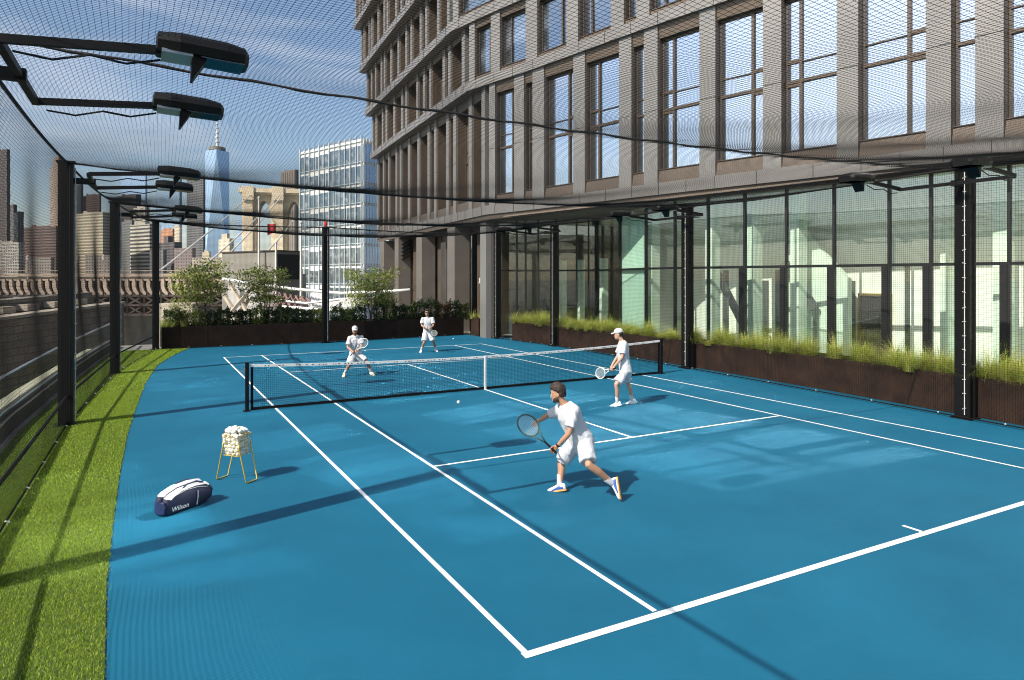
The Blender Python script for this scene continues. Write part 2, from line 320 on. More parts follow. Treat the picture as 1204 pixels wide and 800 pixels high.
# artificial turf: base sheet plus real blades
def inturf(x, y):
    xr = np.interp(y, [p[1] for p in TURF], [p[0] for p in TURF]); xl = np.interp(y, [p[1] for p in GUARD], [p[0] for p in GUARD])+.3
    return (x > xl) & (x < xr+np.clip(rng.normal(0, .014, x.shape), -.03, .03))
M['turf'] = leafmat('turf_fibre', [(.07, .15, .006), (.20, .33, .013), (.32, .43, .03), (.50, .56, .12)], .6, .3)
M['turfbase'] = mat('turf_backing', (.06, .10, .01), .9, 0, .25, 30, .6, 160)
L2 = [(x+.3, y) for x, y in GUARD]; L2[0] = (-4.9, -7); L2[-1] = (-3.75, 27.5)
b = MB(); P = TURF+L2[::-1]; bb = [(*p, .006) for p in P]
for i in range(len(TURF)-1): pass
b.prism(P, 0.0, .012); base = b.build('artificial_turf', M['turfbase']); tag(base, 'strip of bright green artificial turf along the left fence', 'turf', kind='stuff')
def blades(n, y0, y1, h, w):
    x = rng.uniform(-5, -.9, n*3); y = rng.uniform(y0, y1, n*3); k = inturf(x, y); x, y = x[k][:n], y[k][:n]; n = len(x)
    a = rng.uniform(0, 2*np.pi, n); hh = h*rng.uniform(.6, 1.2, n); ln = rng.uniform(-.5, .5, (n, 2))*h*1.3; c = np.stack([x, y, np.full(n, .011)], 1)
    s = np.stack([np.cos(a), np.sin(a), 0*a], 1)*w*rng.uniform(.7, 1.3, (n, 1)); t = c+np.concatenate([ln, hh[:, None]], 1)
    return np.stack([c-s, c+s, t], 1).reshape(-1, 3)
V = np.concatenate([blades(120000, -1.5, 7, .024, .003), blades(75000, 7, 16, .024, .005), blades(30000, 16, 27.4, .03, .011)])
np_mesh('fibres', V, np.arange(len(V)).reshape(-1, 3), M['turf'], base)
# curb and glass guard rail on the left
b = MB(); b.ribbon(GUARD, -.225, -.95, -.5, -.03); tag(b.build('parapet', M['parapet']), 'pale sunlit stone parapet just outside the glass railing', 'parapet', kind='structure')
b = MB(); b.ribbon(GUARD, .16, -.22, -.008, .30); tag(b.build('curb', M['curb']), 'low dark stone curb beside the green turf strip', 'curb', kind='structure')
gr = empty('glass_railing', (-5.2, 3, .30), 'long glass guard railing on the curb left of the turf', 'railing'); 
pts = []
for i in range(len(GUARD)-1):
    a, c = np.array(GUARD[i]), np.array(GUARD[i+1]); n = max(1, int(round(np.linalg.norm(c-a)/1.6)))
    for k in range(n): pts.append(a+(c-a)*k/n)
pts.append(np.array(GUARD[-1]))
def ch(o, p):
    o.parent = p; o.matrix_parent_inverse = Matrix.Translation(-Vector(p.location)); return o
for i in range(len(pts)-1):
    d = (pts[i+1]-pts[i]); d /= np.linalg.norm(d); b = MB(); b.bar((*(pts[i]+d*.012), .70), (*(pts[i+1]-d*.012), .70), .018, .70); ch(b.build('glass_panel', M['rail']), gr)
b = MB(); b.ribbon(GUARD, .045, -.045, 1.055, 1.09); ch(b.build('handrail', M['steel']), gr)
b = MB(); b.ribbon(GUARD, .03, -.03, .303, .37); ch(b.build('base_channel', M['steel']), gr)

# ------------------------------------------------------------------ tennis net
tn = empty('tennis_net', (XM, YN, 0), 'black mesh tennis net with white headband across the blue court', 'net')
PXL, PXR = -.63, 11.71
def ztop(x): return .914+(1.07-.914)*((x-XM)/(PXR-XM))**2
seg = []
xs = np.arange(PXL+.1, PXR-.08, .046); seg += [((x, YN, .03), (x, YN, ztop(x)-.03)) for x in xs]
for k in range(23):
    f = (k+.5)/23; q = np.linspace(PXL+.08, PXR-.08, 25); z = [.03+f*(ztop(x)-.06) for x in q]
    seg += [((q[i], YN, z[i]), (q[i+1], YN, z[i+1])) for i in range(24)]
ch(twine('netting', [s[0] for s in seg], [s[1] for s in seg], .0026, M['cord']), tn)
b = MB(); q = np.linspace(PXL+.07, PXR-.07, 41); b.loft([[(x, YN-.016, ztop(x)-.055), (x, YN+.016, ztop(x)-.055), (x, YN+.012, ztop(x)+.006), (x, YN-.012, ztop(x)+.006)] for x in q]); hb = ch(b.build('headband', M['white']), tn)
b = MB()
for x in np.arange(PXL+.4, PXR-.3, .31):
    for k in range(3):
        if rng.random() < .75: b.box((x+k*.075+rng.uniform(-.01, .01), YN-.0165, ztop(x)-.026), (rng.uniform(.02, .05), .004, .016))
tag(b.build('stitching', M['dark'], hb), kind='stuff')
b = MB(); b.loft([[(x, YN-.008, .012), (x, YN+.008, .012), (x, YN+.008, .075), (x, YN-.008, .075)] for x in np.linspace(PXL+.08, PXR-.08, 12)]); ch(b.build('bottom_tape', M['cord']), tn)
b = MB(); b.box((XM, YN-.006, .455), (.055, .052, .91)); ch(b.build('centre_strap', M['white']), tn)
for x, s in ((PXL, 1), (PXR, -1)):
    b = MB(); b.box((x, YN, .545), (.08, .08, 1.09)); b.box((x, YN, 1.10), (.09, .09, .02)); b.box((x, YN, .008), (.16, .2, .016)); pst = ch(b.build('post', M['black'], bevel=.006), tn)
    b = MB(); b.box((x-s*.055, YN, .93), (.03, .05, .1)); b.tube([(x-s*.075, YN, .93), (x-s*.13, YN, .90)], .008, 6); b.build('winder', M['steel'], pst)
    b = MB(); b.box((x+s*.105, YN, .53), (.055, .012, 1.0)); ch(b.build('side_tape', M['cord']), tn)

# ------------------------------------------------------------------ steel posts with floodlights, hanging nets
LP = [(-4.05, -5.0), (-4.25, 3.55), (-4.1, 11.9), (-3.49, 19.95), (-2.23, 27.5)]
RP = [(12.35, -5.5), (12.9, 3.27), (13.38, 12.22), (13.42, 20.6), (12.93, 25.15)]
BP = [(4.8, 27.05), (12.97, 28.0)]
HP = 5.42
GP = 'steel posts that carry the court netting'
def lamp(side, x, y, root, z=5.2):
    s = side; ax = ((s*math.cos(.05), 0, -math.sin(.05)), (0, 1, 0), (s*math.sin(.05), 0, math.cos(.05)))
    b = MB(); X, Y, Z = [np.array(a) for a in ax]; c = np.array([x, y, z]); rings = []
    for t, hw, hh in ((-.40, .12, .07), (-.385, .18, .11), (-.2, .21, .135), (.2, .215, .13), (.36, .20, .10), (.40, .14, .05)):
        rings.append([c+X*t+Y*hw*math.cos(a)*(1 if math.sin(a) > -.2 else .95)+Z*(hh*max(0, math.sin(a))**.7-.075*(math.sin(a) < -.01)) for a in np.linspace(0, 2*math.pi, 16, endpoint=False)])
    b.loft(rings); fl = ch(b.build('floodlight', M['black']), root)
    b = MB(); b.box(c+X*.17-Z*.083, (.38, .34, .016), ax); b.build('lens', M['lens'], fl)
    b = MB(); b.box(c-X*.22-Z*.085, (.26, .34, .03), ax); b.build('ballast_cover', M['steel'], fl)
    b = MB(); p = c-X*.02-Z*.072; b.loft([[p+X*.06-Y*.12, p+X*.06+Y*.12, p-X*.075+Y*.12, p-X*.075-Y*.12], [p-X*.055-Z*.21-Y*.10, p-X*.055-Z*.21+Y*.10, p-X*.075-Z*.21+Y*.10, p-X*.075-Z*.21-Y*.10]])
    b.build('glare_visor', M['black'], fl)
def post(x, y, label, lamps=0, arms=None):
    p = empty('net_post', (x, y, 0), label, 'post', GP)
    b = MB(); b.box((x, y, HP/2), (.26, .26, HP)); b.box((x-.1, y, HP/2), (.07, .31, HP-.02)); b.box((x+.1, y, HP/2), (.07, .31, HP-.02)); ch(b.build('shaft', M['black'], bevel=.008), p)
    b = MB(); b.box((x, y, .012), (.42, .42, .024)); ch(b.build('base_plate', M['black']), p)
    b = MB(); b.box((x, y, HP+.015), (.34, .34, .03)); ch(b.build('cap_plate', M['black']), p)
    b = MB(); cx, cy = (4.5-x, 10-y); l = math.hypot(cx, cy); dx, dy = (np.sign(cx), 0) if abs(x-4.8) > 6 else (0, -1); px_, py_ = x+dx*.165-dy*.07-.0, y+dy*.165-.07*abs(dx)
    b.tube([(px_, py_, .1), (px_, py_, HP-.1)], .009, 6)
    for z in np.arange(.25, HP-.1, .31): b.bar((px_-.01, py_-.03, z), (px_+.01, py_+.045, z+rng.uniform(-.03, .03)), .022, .014)
    ch(b.build('lacing_rope', M['white_rope']), p)
    if lamps:
        s = lamps; xb = x+s*.46; b = MB(); b.bar((x, y-.02, 5.06), (xb+s*.06, y-.02, 5.06), .1, .12); b.bar((xb, y-1.16, 5.06), (xb, y+1.16, 5.06), .07, .07); ch(b.build('bracket', M['black']), p)
        for e in (-1.15, 1.15):
            b = MB(); b.bar((xb, y+e, 5.07), (xb+s*1.22, y+e, 5.17), .06, .075); b.tube([(xb+s*(.1+.28*k), y+e+.02*math.sin(k*2.3), 4.98+.025*k-.05*(k % 2)) for k in range(5)], .011, 6); ch(b.build('lamp_arm', M['black']), p)
            lamp(s, xb+s*1.58, y+e, p)
    return p
post(*LP[0], 'black steel net post behind the viewpoint on the turf side')
post(*LP[1], 'nearest black net post on the turf side, holding the two largest floodlights', 1)
post(*LP[2], 'tall black net post on the turf, in front of the stone wall, with paired floodlights', 1)
post(*LP[3], 'black net post on the turf midway along, third from near, with paired floodlights', 1)
post(*LP[4], 'farthest black net post on the turf, at the corner of the back planter')
post(*RP[0], 'black net post behind the viewpoint on the hotel side')
post(*RP[1], 'widest-looking black net post in front of the rightmost storefront glass with two floodlights', -1)
post(*RP[2], 'black net post beside the right tennis net end with paired floodlights', -1)
post(*RP[3], 'black net post standing before the shaded corner of the glass storefront', -1)
post(*RP[4], 'black net post hard against the hotel corner column')
post(*BP[0], 'lone black net post in front of the white glass tower at the back planter')
post(*BP[1], 'black net post at the right end of the back planter near the small planter')

RL = [-5.3, 3.5, 12.05, 20.3, 27.5]
lx = lambda y: np.interp(y, [p[1] for p in LP], [p[0] for p in LP])+.03
rx = lambda y: np.interp(y, [p[1] for p in RP]+[28.0], [p[0] for p in RP]+[12.97])-.18
def zr(x, y):
    u = np.clip((x-lx(y))/(rx(y)-lx(y)), 0, 1); sag = .24*4*u*(1-u); k = np.clip(np.searchsorted(RL, y, side='right')-1, 0, len(RL)-2); R = np.array(RL)
    v = np.clip((y-R[k])/(R[k+1]-R[k]), 0, 1); w = 4*v*(1-v)
    return HP-sag-.10*w-.24*w*4*u*(1-u)-.02*np.sin(x*2.1+y*1.3)*w-.03*np.abs(np.sin(x*4.3))*(1-w)**6*4*u*(1-u)
STEP = .052
segA, segB = [], []
for y in np.arange(-4.2, 27.45, STEP):
    x = np.linspace(lx(y), rx(y), 23); p = np.stack([x, x*0+y+.03*np.sin(x*1.7+y), zr(x, x*0+y)], 1); segA.append(p[:-1]); segB.append(p[1:])
for u in np.arange(.001, 1, STEP/16.9):
    y = np.concatenate([np.linspace(RL[i], RL[i+1], 11)[:-1] for i in range(4)]+[[27.45]]); y = y[y > -4.8]; x = lx(y)+u*(rx(y)-lx(y)); p = np.stack([x, y, zr(x, y)], 1); segA.append(p[:-1]); segB.append(p[1:])
roof = twine('roof_net', np.concatenate(segA), np.concatenate(segB), .0019, M['cord']); tag(roof, 'black ceiling net sagging over the whole court between cables', 'net')
def sidenet(name, label, line, inset, amp, zt, shadow_z=0, STEP=.05, cr=.0022):
    L = [np.array(p, float) for p in line]; nn = normals(L); Q = [L[i]+nn[i]*inset for i in range(len(L))]; A, B = [], []; top = []; bot = []
    for i in range(len(Q)-1):
        a, c = Q[i], Q[i+1]; d = np.linalg.norm(c-a); n = (nn[i]+nn[i+1])/2; nv = int(d/STEP); nz = int(HP/STEP)
        def P(s, h):
            s = np.asarray(s, float); h = np.asarray(h, float); w = 4*s*(1-s); zt_ = HP-.10*w*zt
            off = amp*w*np.sin(np.pi*h)*(1+.3*np.sin(s*17+h*5)); xy = a+(c-a)*s[:, None]-n*off[:, None]
            return np.concatenate([xy, (.05+(zt_-.05)*h-.05*w*np.sin(np.pi*h))[:, None]], 1)
        hs = np.linspace(0, 1, 9); ss = np.linspace(0, 1, max(4, int(d/.8)))
        for k in range(nv): p = P(np.full(9, (k+.5)/nv), hs); A.append(p[:-1]); B.append(p[1:])
        for k in range(nz+1): p = P(ss, np.full(len(ss), k/nz)); A.append(p[:-1]); B.append(p[1:])
        s2 = np.linspace(0, 1, 40); top += list(P(s2, s2*0+1)); bot += list(P(s2, s2*0))
    e = twine(name, np.concatenate(A), np.concatenate(B), cr, M['cord']); tag(e, label, 'net', 'side nets laced between the posts')
    b = MB(); b.tube(top, .024, 6); b.build('top_cable', M['cable'], e)
    b = MB(); b.tube(bot, .014, 6); b.build('bottom_cable', M['cord'], e)
    if shadow_z: b = MB(); b.tube([(*(q[:2]), shadow_z) for q in top], .027, 6); b.build('shadow_cable', M['cord'], e)  # added low cable, there to cast a dark line on the turf
    b = MB()
    for i in range(0, len(bot)-1, 7): b.bar(bot[i]+np.array([0, 0, .02]), bot[i]+np.array([.03, .05, -.01]), .025, .02)
    tag(b.build('rope_clips', M['white_rope'], e), kind='stuff')
sidenet('side_net', 'black side net along the green turf on the left', LP, .03, .10, 1, .62, .048, .0022)
sidenet('side_net', 'black side net in front of the hotel glass on the right', RP+[BP[1]], .19, .06, .6)
sidenet('side_net', 'black end net in front of the back planter and trees', [LP[4], BP[0], BP[1]], .19, .03, .6)
for i, (a, c, lab) in enumerate(((LP[1], RP[1], 'nearest thick black cable sagging overhead from side to side'), (LP[2], RP[2], 'second overhead cable, above the tennis net'), (LP[3], RP[3], 'third overhead cable, passing in front of the bridge tower top'), (LP[4], BP[0], 'overhead cable at the back of the court, left span'), (BP[0], BP[1], 'overhead cable at the back of the court, right span'))):
    b = MB(); q = np.linspace(0, 1, 60); s_ = .24 if i < 3 else .06
    b.tube([(a[0]+(c[0]-a[0])*t, a[1]+(c[1]-a[1])*t, HP-s_*4*t*(1-t)+.012*math.sin(t*90)) for t in q], [.016+.004*math.sin(t*140) for t in q], 7); tag(b.build('net_cable', M['cable']), lab, 'cable', 'cables that carry the ceiling net')
# ------------------------------------------------------------------ hotel with bronze facade
hotel = empty('hotel_building', (22, 15, 0), 'large bronze and taupe hotel block with tall windows over the glass storefront', 'building')
H = lambda o: ch(o, hotel)
PR = [(12.30, 25.1), (12.95, 22.5), (13.52, 19.6), (14.05, 16.7), (14.58, 14.2), (15.1, 11.95), (15.6, 10.05), (16.02, 8.3), (16.44, 6.2), (16.82, 4.0), (17.1, 1.5), (17.25, -1.5), (17.35, -5)]
PL = [(12.30, 25.1), (12.62, 29.5), (13.9, 48.5)]
EXTL = [(12.30, 25.1), (10.0, 35.4)]
def plan(i):
    # every floor of the receding wing steps a little further out over the one below
    Fp = tuple(hit((574.5, 551.5, 532, 513, 495)[i], EXTL)) if i else (12.30, 25.1)
    E = at((443, 437, 430.5, 424, 417.5)[i], 327, 54)[:2]; E = tuple(E)
    return PR if i == 0 else [Fp]+PR, [Fp, tuple(np.array(Fp)*.85+np.array(E)*.15), E]
PLANS = [plan(i) for i in range(5)]
def ALLP(i): r, l = PLANS[i]; return r[::-1]+l[1:]
ALL = ALLP(0)
def offs(line, o): L = [np.array(p, float) for p in line]; return [tuple(p+n*o) for p, n in zip(L, normals(L))]
ZF = [(6.65, 12.65), (13.1, 16.1), (16.6, 19.6), (20.1, 23.1), (23.6, 26.6)]
for i, (z0, z1) in enumerate(ZF):
    b = MB(); b.prism(offs(ALLP(i), -.62)+[(38, 50), (38, -5)], 6.3 if i == 0 else z0-.48, z1+.02); H(b.build('core_wall', M['bronze']))
b = MB(); b.prism(offs(ALLP(4), .05)+[(38.4, 50.4), (38.4, -5.2)], 27.003, 27.6); H(b.build('roof', M['band']))
b = MB(); b.prism([(13.62, 27.52), (14.9, 48.0), (38, 48), (38, 27.35), (24.6, 27.35)], -14, 6.29); H(b.build('base_wall', M['bronze']))
for i, (z0, z1, o) in enumerate(((6.2, 6.65, .06), (12.65, 13.1, .12), (16.1, 16.6, .12), (19.6, 20.1, .12), (23.1, 23.6, .12), (26.6, 27.0, .12))):
    pi_ = min(i, 4); b = MB(); b.ribbon(ALLP(pi_), o, -.75 if i == 0 else -1.3, z0, z1); bd = H(b.build('floor_band', M['band']))
    b = MB()
    for ln in PLANS[pi_]:
        for k in range(len(ln)-1):
            a, c = np.array(ln[k]), np.array(ln[k+1]); L = np.linalg.norm(c-a); n = int(L/1.05)
            for q in range(n): 
                p = a+(c-a)*(q+.5)/n; t = (c-a)/L; nn = normals([a, c])[0]; b.box((*(p+nn*(o-.0)), (z0+z1)/2), (.014, .03, z1-z0-.01), ((*t, 0), (*nn, 0), (0, 0, 1)))
    tag(b.build('panel_joint', M['dark'], bd), kind='stuff')
b = MB(); b.ribbon(ALL, -.02, -.09, 5.95, 6.195); H(b.build('lower_fascia', M['bronze']))
SIDE = 0
def frame_axes(a, c):
    a = np.array(a, float); c = np.array(c, float); t = (c-a); L = np.linalg.norm(t); t /= L; n = normals([a, c])[0]; return a, c, t, n, L
def pier(a, c, z0, z1, d=.58, mt='pier', joint=True):
    a, c, t, n, L = frame_axes(a, c); b = MB(); b.prism([a, c, c-n*d, a-n*d], z0, z1); o = H(b.build('pier', M[mt]))
    if joint and z1-z0 > 4:
        b = MB(); b.box((*((a+c)/2+n*.001), 9.45), (L+.004, .012, .018), ((*t, 0), (*n, 0), (0, 0, 1))); b.build('panel_joint', M['dark'], o)
def window(a, c, z0, z1, narrow, flip, tall, dep=.34):
    """opening between two piers: sill and head panels, bronze frame with mullions, mirror panes"""
    a, c, t, n, L = frame_axes(a, c); ax = ((*t, 0), (*n, 0), (0, 0, 1)); mid = (a+c)/2
    zs = z0+(.50 if tall else .24); zh = z1-(.42 if tall else .26)
    b = MB(); rg = []
    for d in (.04, dep+.12): rg.append([[(*(mid+t*x-n*(d+.07*(d < .1)*(k == 1))), z) for x, z in ((-X, Z0), (X, Z0), (X, Z1), (-X, Z1))] for k, X, Z0, Z1 in ((0, L/2-.003, z0+.002, z1-.002), (1, L/2-.03, zs, zh-.06))])
    (o0, i0), (o1, i1) = rg; b.loft([o1, o0, i0, i1, o1], False)
    w = H(b.build('window', M['bronze']))
    f = MB(); q = mid-n*dep
    def rect(x0, x1, y0, y1, th=.06, pr=.09): f.box((*(q+t*((x0+x1)/2)), (y0+y1)/2), (x1-x0, pr, y1-y0), ax)
    h = L/2-.003; B = .075
    rect(-h, -h+B, zs, zh-.06); rect(h-B, h, zs, zh-.06); rect(-h+B, h-B, zs, zs+.06); rect(-h+B, h-B, zh-.13, zh-.06)
    f.box((*(q+n*.12+t*0), zs+.015), (L-.006, .30, .03), ax)
    zt = z0+2.80
    if not narrow:
        xm = (h*.42 if flip else -h*.42); rect(xm-.045, xm+.045, zs+.06, zh-.13, pr=.11)
    if tall:
        f.box((*q, zt), (2*h-2*B, .12, .10), ax); f.box((*q, zt+.62), (2*h-2*B, .07, .035), ax)
        if not narrow:
            x0, x1 = (xm+.045, h-B) if flip else (-h+B, xm-.045); rect(x0, x1, zt-.16, zt-.05, pr=.08); rect(x0, x1, zt+.64, zt+.72, pr=.08)
    f.build('frame', M['frame'], w)
    g = MB(); g.box((*(mid-n*(dep+.035)), (zs+zh)/2), (L-.01, .02, zh-zs), ax); g.build('pane', M['pane' if z0 < 8 else 'pane_upper'], w)
def row(line, spans, z0, z1, tall, dep=.34, pdep=.58):
    """spans: photo columns of the piers from the far end to the near end"""
    pt = [(hit(a, line), hit(c, line)) for a, c in spans]
    for a, c in pt: pier(a, c, z0, z1, pdep)
    for i in range(len(pt)-1):
        a, c = pt[i][1], pt[i+1][0]; L = np.linalg.norm(c-a); window(a, c, z0, z1, L < 1.0, i % 2 == 0, tall, dep)
def ext(line, d0, pts):
    """continue a row past the picture edge, plan distances along the line"""
    return pts
E1 = [(575, 582), (604.4, 616), (626, 639.5), (674, 687.5), (727.7, 742.3), (757, 773), (822.3, 841), (897, 918.6), (983.7, 1009), (1088.4, 1118), (1146.5, 1180), (1275, 1312), (1370, 1415)]
E2 = [(551.5, 558), (577, 587.6), (618, 631.5), (666, 679.6), (718, 733.4), (748, 763.5), (812, 830), (880, 900), (962, 986), (1062, 1090), (1124, 1155), (1250, 1290), (1370, 1415)]
row(PR, E1, *ZF[0], True)
row(PLANS[1][0], E2, *ZF[1], False)
for i in (2, 3, 4):
    f = hit((532, 513, 495)[i-2], EXTL); x0 = (532, 513, 495)[i-2]; n = max(1, int((578-x0)/28)); pre = [(x0+.3+(577-x0)*k/n, x0+7+(577-x0)*k/n) for k in range(n)]
    row(PLANS[i][0], pre+[e for e in E1 if e[0] > 580], *ZF[i], False)
LF = [(443.2, 445.0), (450.0, 451.6), (456.2, 457.9), (465, 467), (469.9, 472), (479.6, 482), (490.8, 493.4), (502.7, 505.3), (510.5, 513.3), (524.7, 527.8), (533, 536.4), (551.3, 555), (566.5, 570.5)]
LF2 = [(443.2, 445.0), (448.0, 449.6), (456.7, 458.4), (461.6, 463.5), (472.2, 474.4), (482.7, 485.2), (488.3, 490.9), (503.2, 506), (512.3, 515.2), (520.8, 523.7), (539, 542.2), (546.3, 549.9), (565, 569)]
for i, z in enumerate(ZF):
    x0, x1 = (443, 437, 430.5, 424, 417.5)[i], (574.5, 551.5, 532, 513, 495)[i]; g_ = lambda x: x0+(x-443)/(575-443)*(x1-x0)
    row(PLANS[i][1], [(g_(a)+.05, g_(c)) for a, c in (LF if i % 2 == 0 else LF2)], *z, i == 0, .60, .74)
# ground storey of the receding wing: deep piers, wall panels between them
GP_ = [(446.5, 451.5), (464, 468.5), (489.5, 496), (526, 534.5), ]
gp = [(hit(a, PL), hit(c, PL)) for a, c in GP_]
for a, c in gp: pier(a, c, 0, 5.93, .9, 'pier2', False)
wl = [(13.55, 26.2), (13.75, 30), (14.8, 47.8)]
b = MB()
for x in (460.5, 484.5, 519, 556): 
    p = hit(x, wl); b.box((p[0]-.02, p[1], 2.9), (.03, .05, 5.8))
b.box((hit(505, wl)[0]-.03, 36, 2.45), (.02, 22, .03))
H(b.build('wall_joint', M['dark']))
b = MB(); p = hit(522, wl); b.box((p[0]-.03, p[1], 2.7), (.05, .8, 5.2)); H(b.build('side_window', M['pane']))
for x in (507.5, 566):
    p = at(x, 329.5, (hit(x, wl)-CAM[:2])@FW[:2]-.12); b = MB(); b.box((p[0], p[1], p[2]), (.12, .34, .24)); b.box((p[0]-.05, p[1], p[2]-.16), (.1, .36, .05)); H(b.build('box_sign', M['white'], bevel=.01))  # small white box signs on the wall, not lamps
b = MB(); p = hit(484, wl)
for k in range(5): b.box((p[0]-.45, p[1], 4.55+.27*k), (.75, .55, .06), ((.9, 0, .43), (0, 1, 0), (-.43, 0, .9)))
b.bar((p[0]-.12, p[1], 4.3), (p[0]-.12, p[1], 5.9), .1, .1); H(b.build('louvre_light', M['black']))
# corner column and soffit
b = MB(); cc = gz(578, 398); b.prism([(12.48, 25.55), (12.9, 25.5), (12.95, 26.25), (12.52, 26.3)], 0, 6.2); H(b.build('corner_column', M['pier']))
GL = [(17.5, -5), (17.22, 1.5), (16.96, 4), (16.58, 6.2), (16.2, 8.6), (15.88, 10.3), (15.3, 12.8), (14.98, 15.0), (15.05, 16.3), (15.85, 19.0), (17.0, 22.3)]
RET = [(13.05, 26.05), (17.0, 22.3)]
b = MB(); b.prism(offs(PR, -.095)[::-1]+[(17.95, -5)]+[(x+.35, y) for x, y in GL[1:]]+[(13.2, 26.5)], 6.0, 6.06); H(b.build('soffit', M['soffit']))
# storefront: mullions, transom, clear panes
def store(line, cols, zt, top=5.99, thick=()):
    P = [np.array(line[0])]+[hit(x, line) for x in cols]+[np.array(line[-1])]
    if np.linalg.norm(P[0]-P[1]) > np.linalg.norm(P[0]-P[-2]): P = [P[0]]+P[1:-1][::-1]+[P[-1]]
    for i in range(len(P)-1):
        a, c, t, n, L = frame_axes(P[i], P[i+1]); ax = ((*t, 0), (*n, 0), (0, 0, 1)); m = (a+c)/2
        for z0, z1 in ((.06, zt-.05), (zt+.05, top-.02)):
            b = MB(); b.box((*m, (z0+z1)/2), (L-.08, .014, z1-z0), ax); H(b.build('glass_pane', M['clear']))
        b = MB(); b.box((*m, zt), (L-.08, .11, .085), ax); H(b.build('transom', M['mull'])); b = MB(); b.box((*m, .03), (L-.08, .11, .06), ax); H(b.build('bottom_rail', M['mull']))
        b = MB(); w = .075; b.box((*a, top/2), (w, .13, top), ax)
        if i in thick: b.box((*(a-n*.0+t*.12), zt/2), (.16, .16, zt-.06), ax)
        H(b.build('mullion', M['mull']))
store(GL, [729, 760, 794, 833, 876, 925, 981, 1046, 1095, 1187, 1290, 1420], 3.42, thick=(3, 4, 5, 6, 7, 8))
store(RET, [607.6, 618, 633, 654, 678, 692], 3.42)
b = MB(); b.prism([(16.9, 22.25), (17.2, 22.2), (17.25, 22.6), (16.95, 22.65)], 0, 6.0); H(b.build('corner_mullion', M['mull']))
# room behind the glass
BW = [(19.5, -6), (19.05, 3), (18.3, 9.5), (17.9, 13.5), (18.4, 16.6), (20.3, 21.5), (24.5, 32)]
b = MB(); b.ribbon(BW, 0, -.3, 0, 6.28); H(b.build('back_wall', M['mintpale']))
b = MB(); b.prism([(17.6, -6), (16.7, 6.2), (16.0, 10.5), (15.42, 12.8), (15.1, 15.0), (15.17, 16.3), (15.95, 19.0), (17.1, 22.4), (13.3, 26.1), (13.7, 26.5), (20.3, 26), (26, 33), (26, -6)], .006, .016); H(b.build('interior_floor', M['floor']))
b = MB(); b.prism([(17.6, -6), (16.75, 6.2), (16.05, 10.5), (15.47, 12.8), (15.15, 15.0), (15.22, 16.3), (16.0, 19.0), (17.15, 22.4), (13.4, 26.1), (13.7, 27.4), (24, 27.2), (26, 33), (26, -6)], 6.09, 6.2); H(b.build('interior_ceiling', M['mintpale']))
b = MB(); b.prism([(13.7, 27.2), (24.5, 27.0), (24.5, 27.3), (13.7, 27.5)], 0, 6.05); H(b.build('partition_wall', M['bronze']))
def dline(x, off): return hit(x, [(p[0]+off, p[1]) for p in GL])
a, c, t, n, L = frame_axes(dline(732, .16), dline(758.5, .16)); b = MB(); b.box((*((a+c)/2), 2.9), (L, .12, 5.7), ((*t, 0), (*n, 0), (0, 0, 1))); H(b.build('mint_panel', mat('mint_panel_paint', (.52, .74, .61), .6, 0, .05, 1)))
for x, off in ((768, .7), (838, .8), (887, .8), (939, .9), (1180, 1.2)):
    p = dline(x, off); b = MB(); b.box((p[0], p[1], 3.0), (.42, .34, 6.0)); H(b.build('interior_column', M['mint']))
for x in (661, 683, 710):
    r = {661: (17.75, 26.5), 683: (17.46, 24.35), 710: (16.98, 21.7)}[x]
    if r is not None: b = MB(); b.box((r[0], r[1], 2.0), (.30, .30, 4.0)); H(b.build('interior_column', M['mint']))
# slanted stair wall, bulkhead beam, dark doorway with a brass frame
p = dline(952, 1.6); b = MB(); b.loft([[(p[0]-.1, p[1]-1.5, 0.02), (p[0]+.1, p[1]-1.5, .02), (p[0]+.1, p[1]-1.5, 3.0), (p[0]-.1, p[1]-1.5, 3.0)], [(p[0]-.1, p[1]+.9, 0.02), (p[0]+.1, p[1]+.9, .02), (p[0]+.1, p[1]+.9, 5.4), (p[0]-.1, p[1]+.9, 5.4)]]); H(b.build('stair_wall', M['mint']))
b = MB(); b.ribbon([(19.0, -5.5), (18.55, 3), (17.6, 9.5), (17.2, 12)], 0, -.3, 4.85, 5.3); H(b.build('bulkhead_beam', M['mintpale']))
for f in (.12, .30, .48, .67):
    y = -5+f*24; b = MB(); xx = np.interp(y, [q[1] for q in BW], [q[0] for q in BW]); b.box((xx-.3, y, 2.3), (.4, .22, 4.6)); H(b.build('wall_fin', M['mint']))
for x0, x1, zt2 in ((850, 857, 3.3), (896, 904, 2.9), (912, 917, 3.3), (962, 968, 3.6), (1000, 1006, 2.9), (1064, 1070, 3.4), (1128, 1131, 3.0)):
    a, c, t, n, L = frame_axes(hit(x0, BW), hit(x1, BW)); b = MB(); b.box((*((a+c)/2+n*.005), zt2/2+.05), (L, .04, zt2), ((*t, 0), (*n, 0), (0, 0, 1))); H(b.build('wall_opening', M['openg']))
b = MB(); q = [hit(x, [(p[0]+1.15, p[1]) for p in GL]) for x in (842, 878, 922, 958)]
b.bar((*q[0], 3.3), (*q[1], 1.1), .1, .28); b.bar((*q[1], 1.1), (*q[1], .02), .1, .1); H(b.build('stair_stringer', M['openg']))
b = MB(); b.bar((*q[2], 3.6), (*q[3], 2.0), .1, .3); b.bar((*q[3], 2.0), (*q[3], .02), .1, .1); H(b.build('stair_stringer', M['openg']))
p0 = hit(1013, BW); p1 = hit(1047, BW); a, c, t, n, L = frame_axes(p0, p1); m = (a+c)/2; ax = ((*t, 0), (*n, 0), (0, 0, 1))
b = MB(); b.box((*(m+n*.01), 1.22), (L, .06, 2.42), ax); dr = H(b.build('doorway', M['dark']))
b = MB()
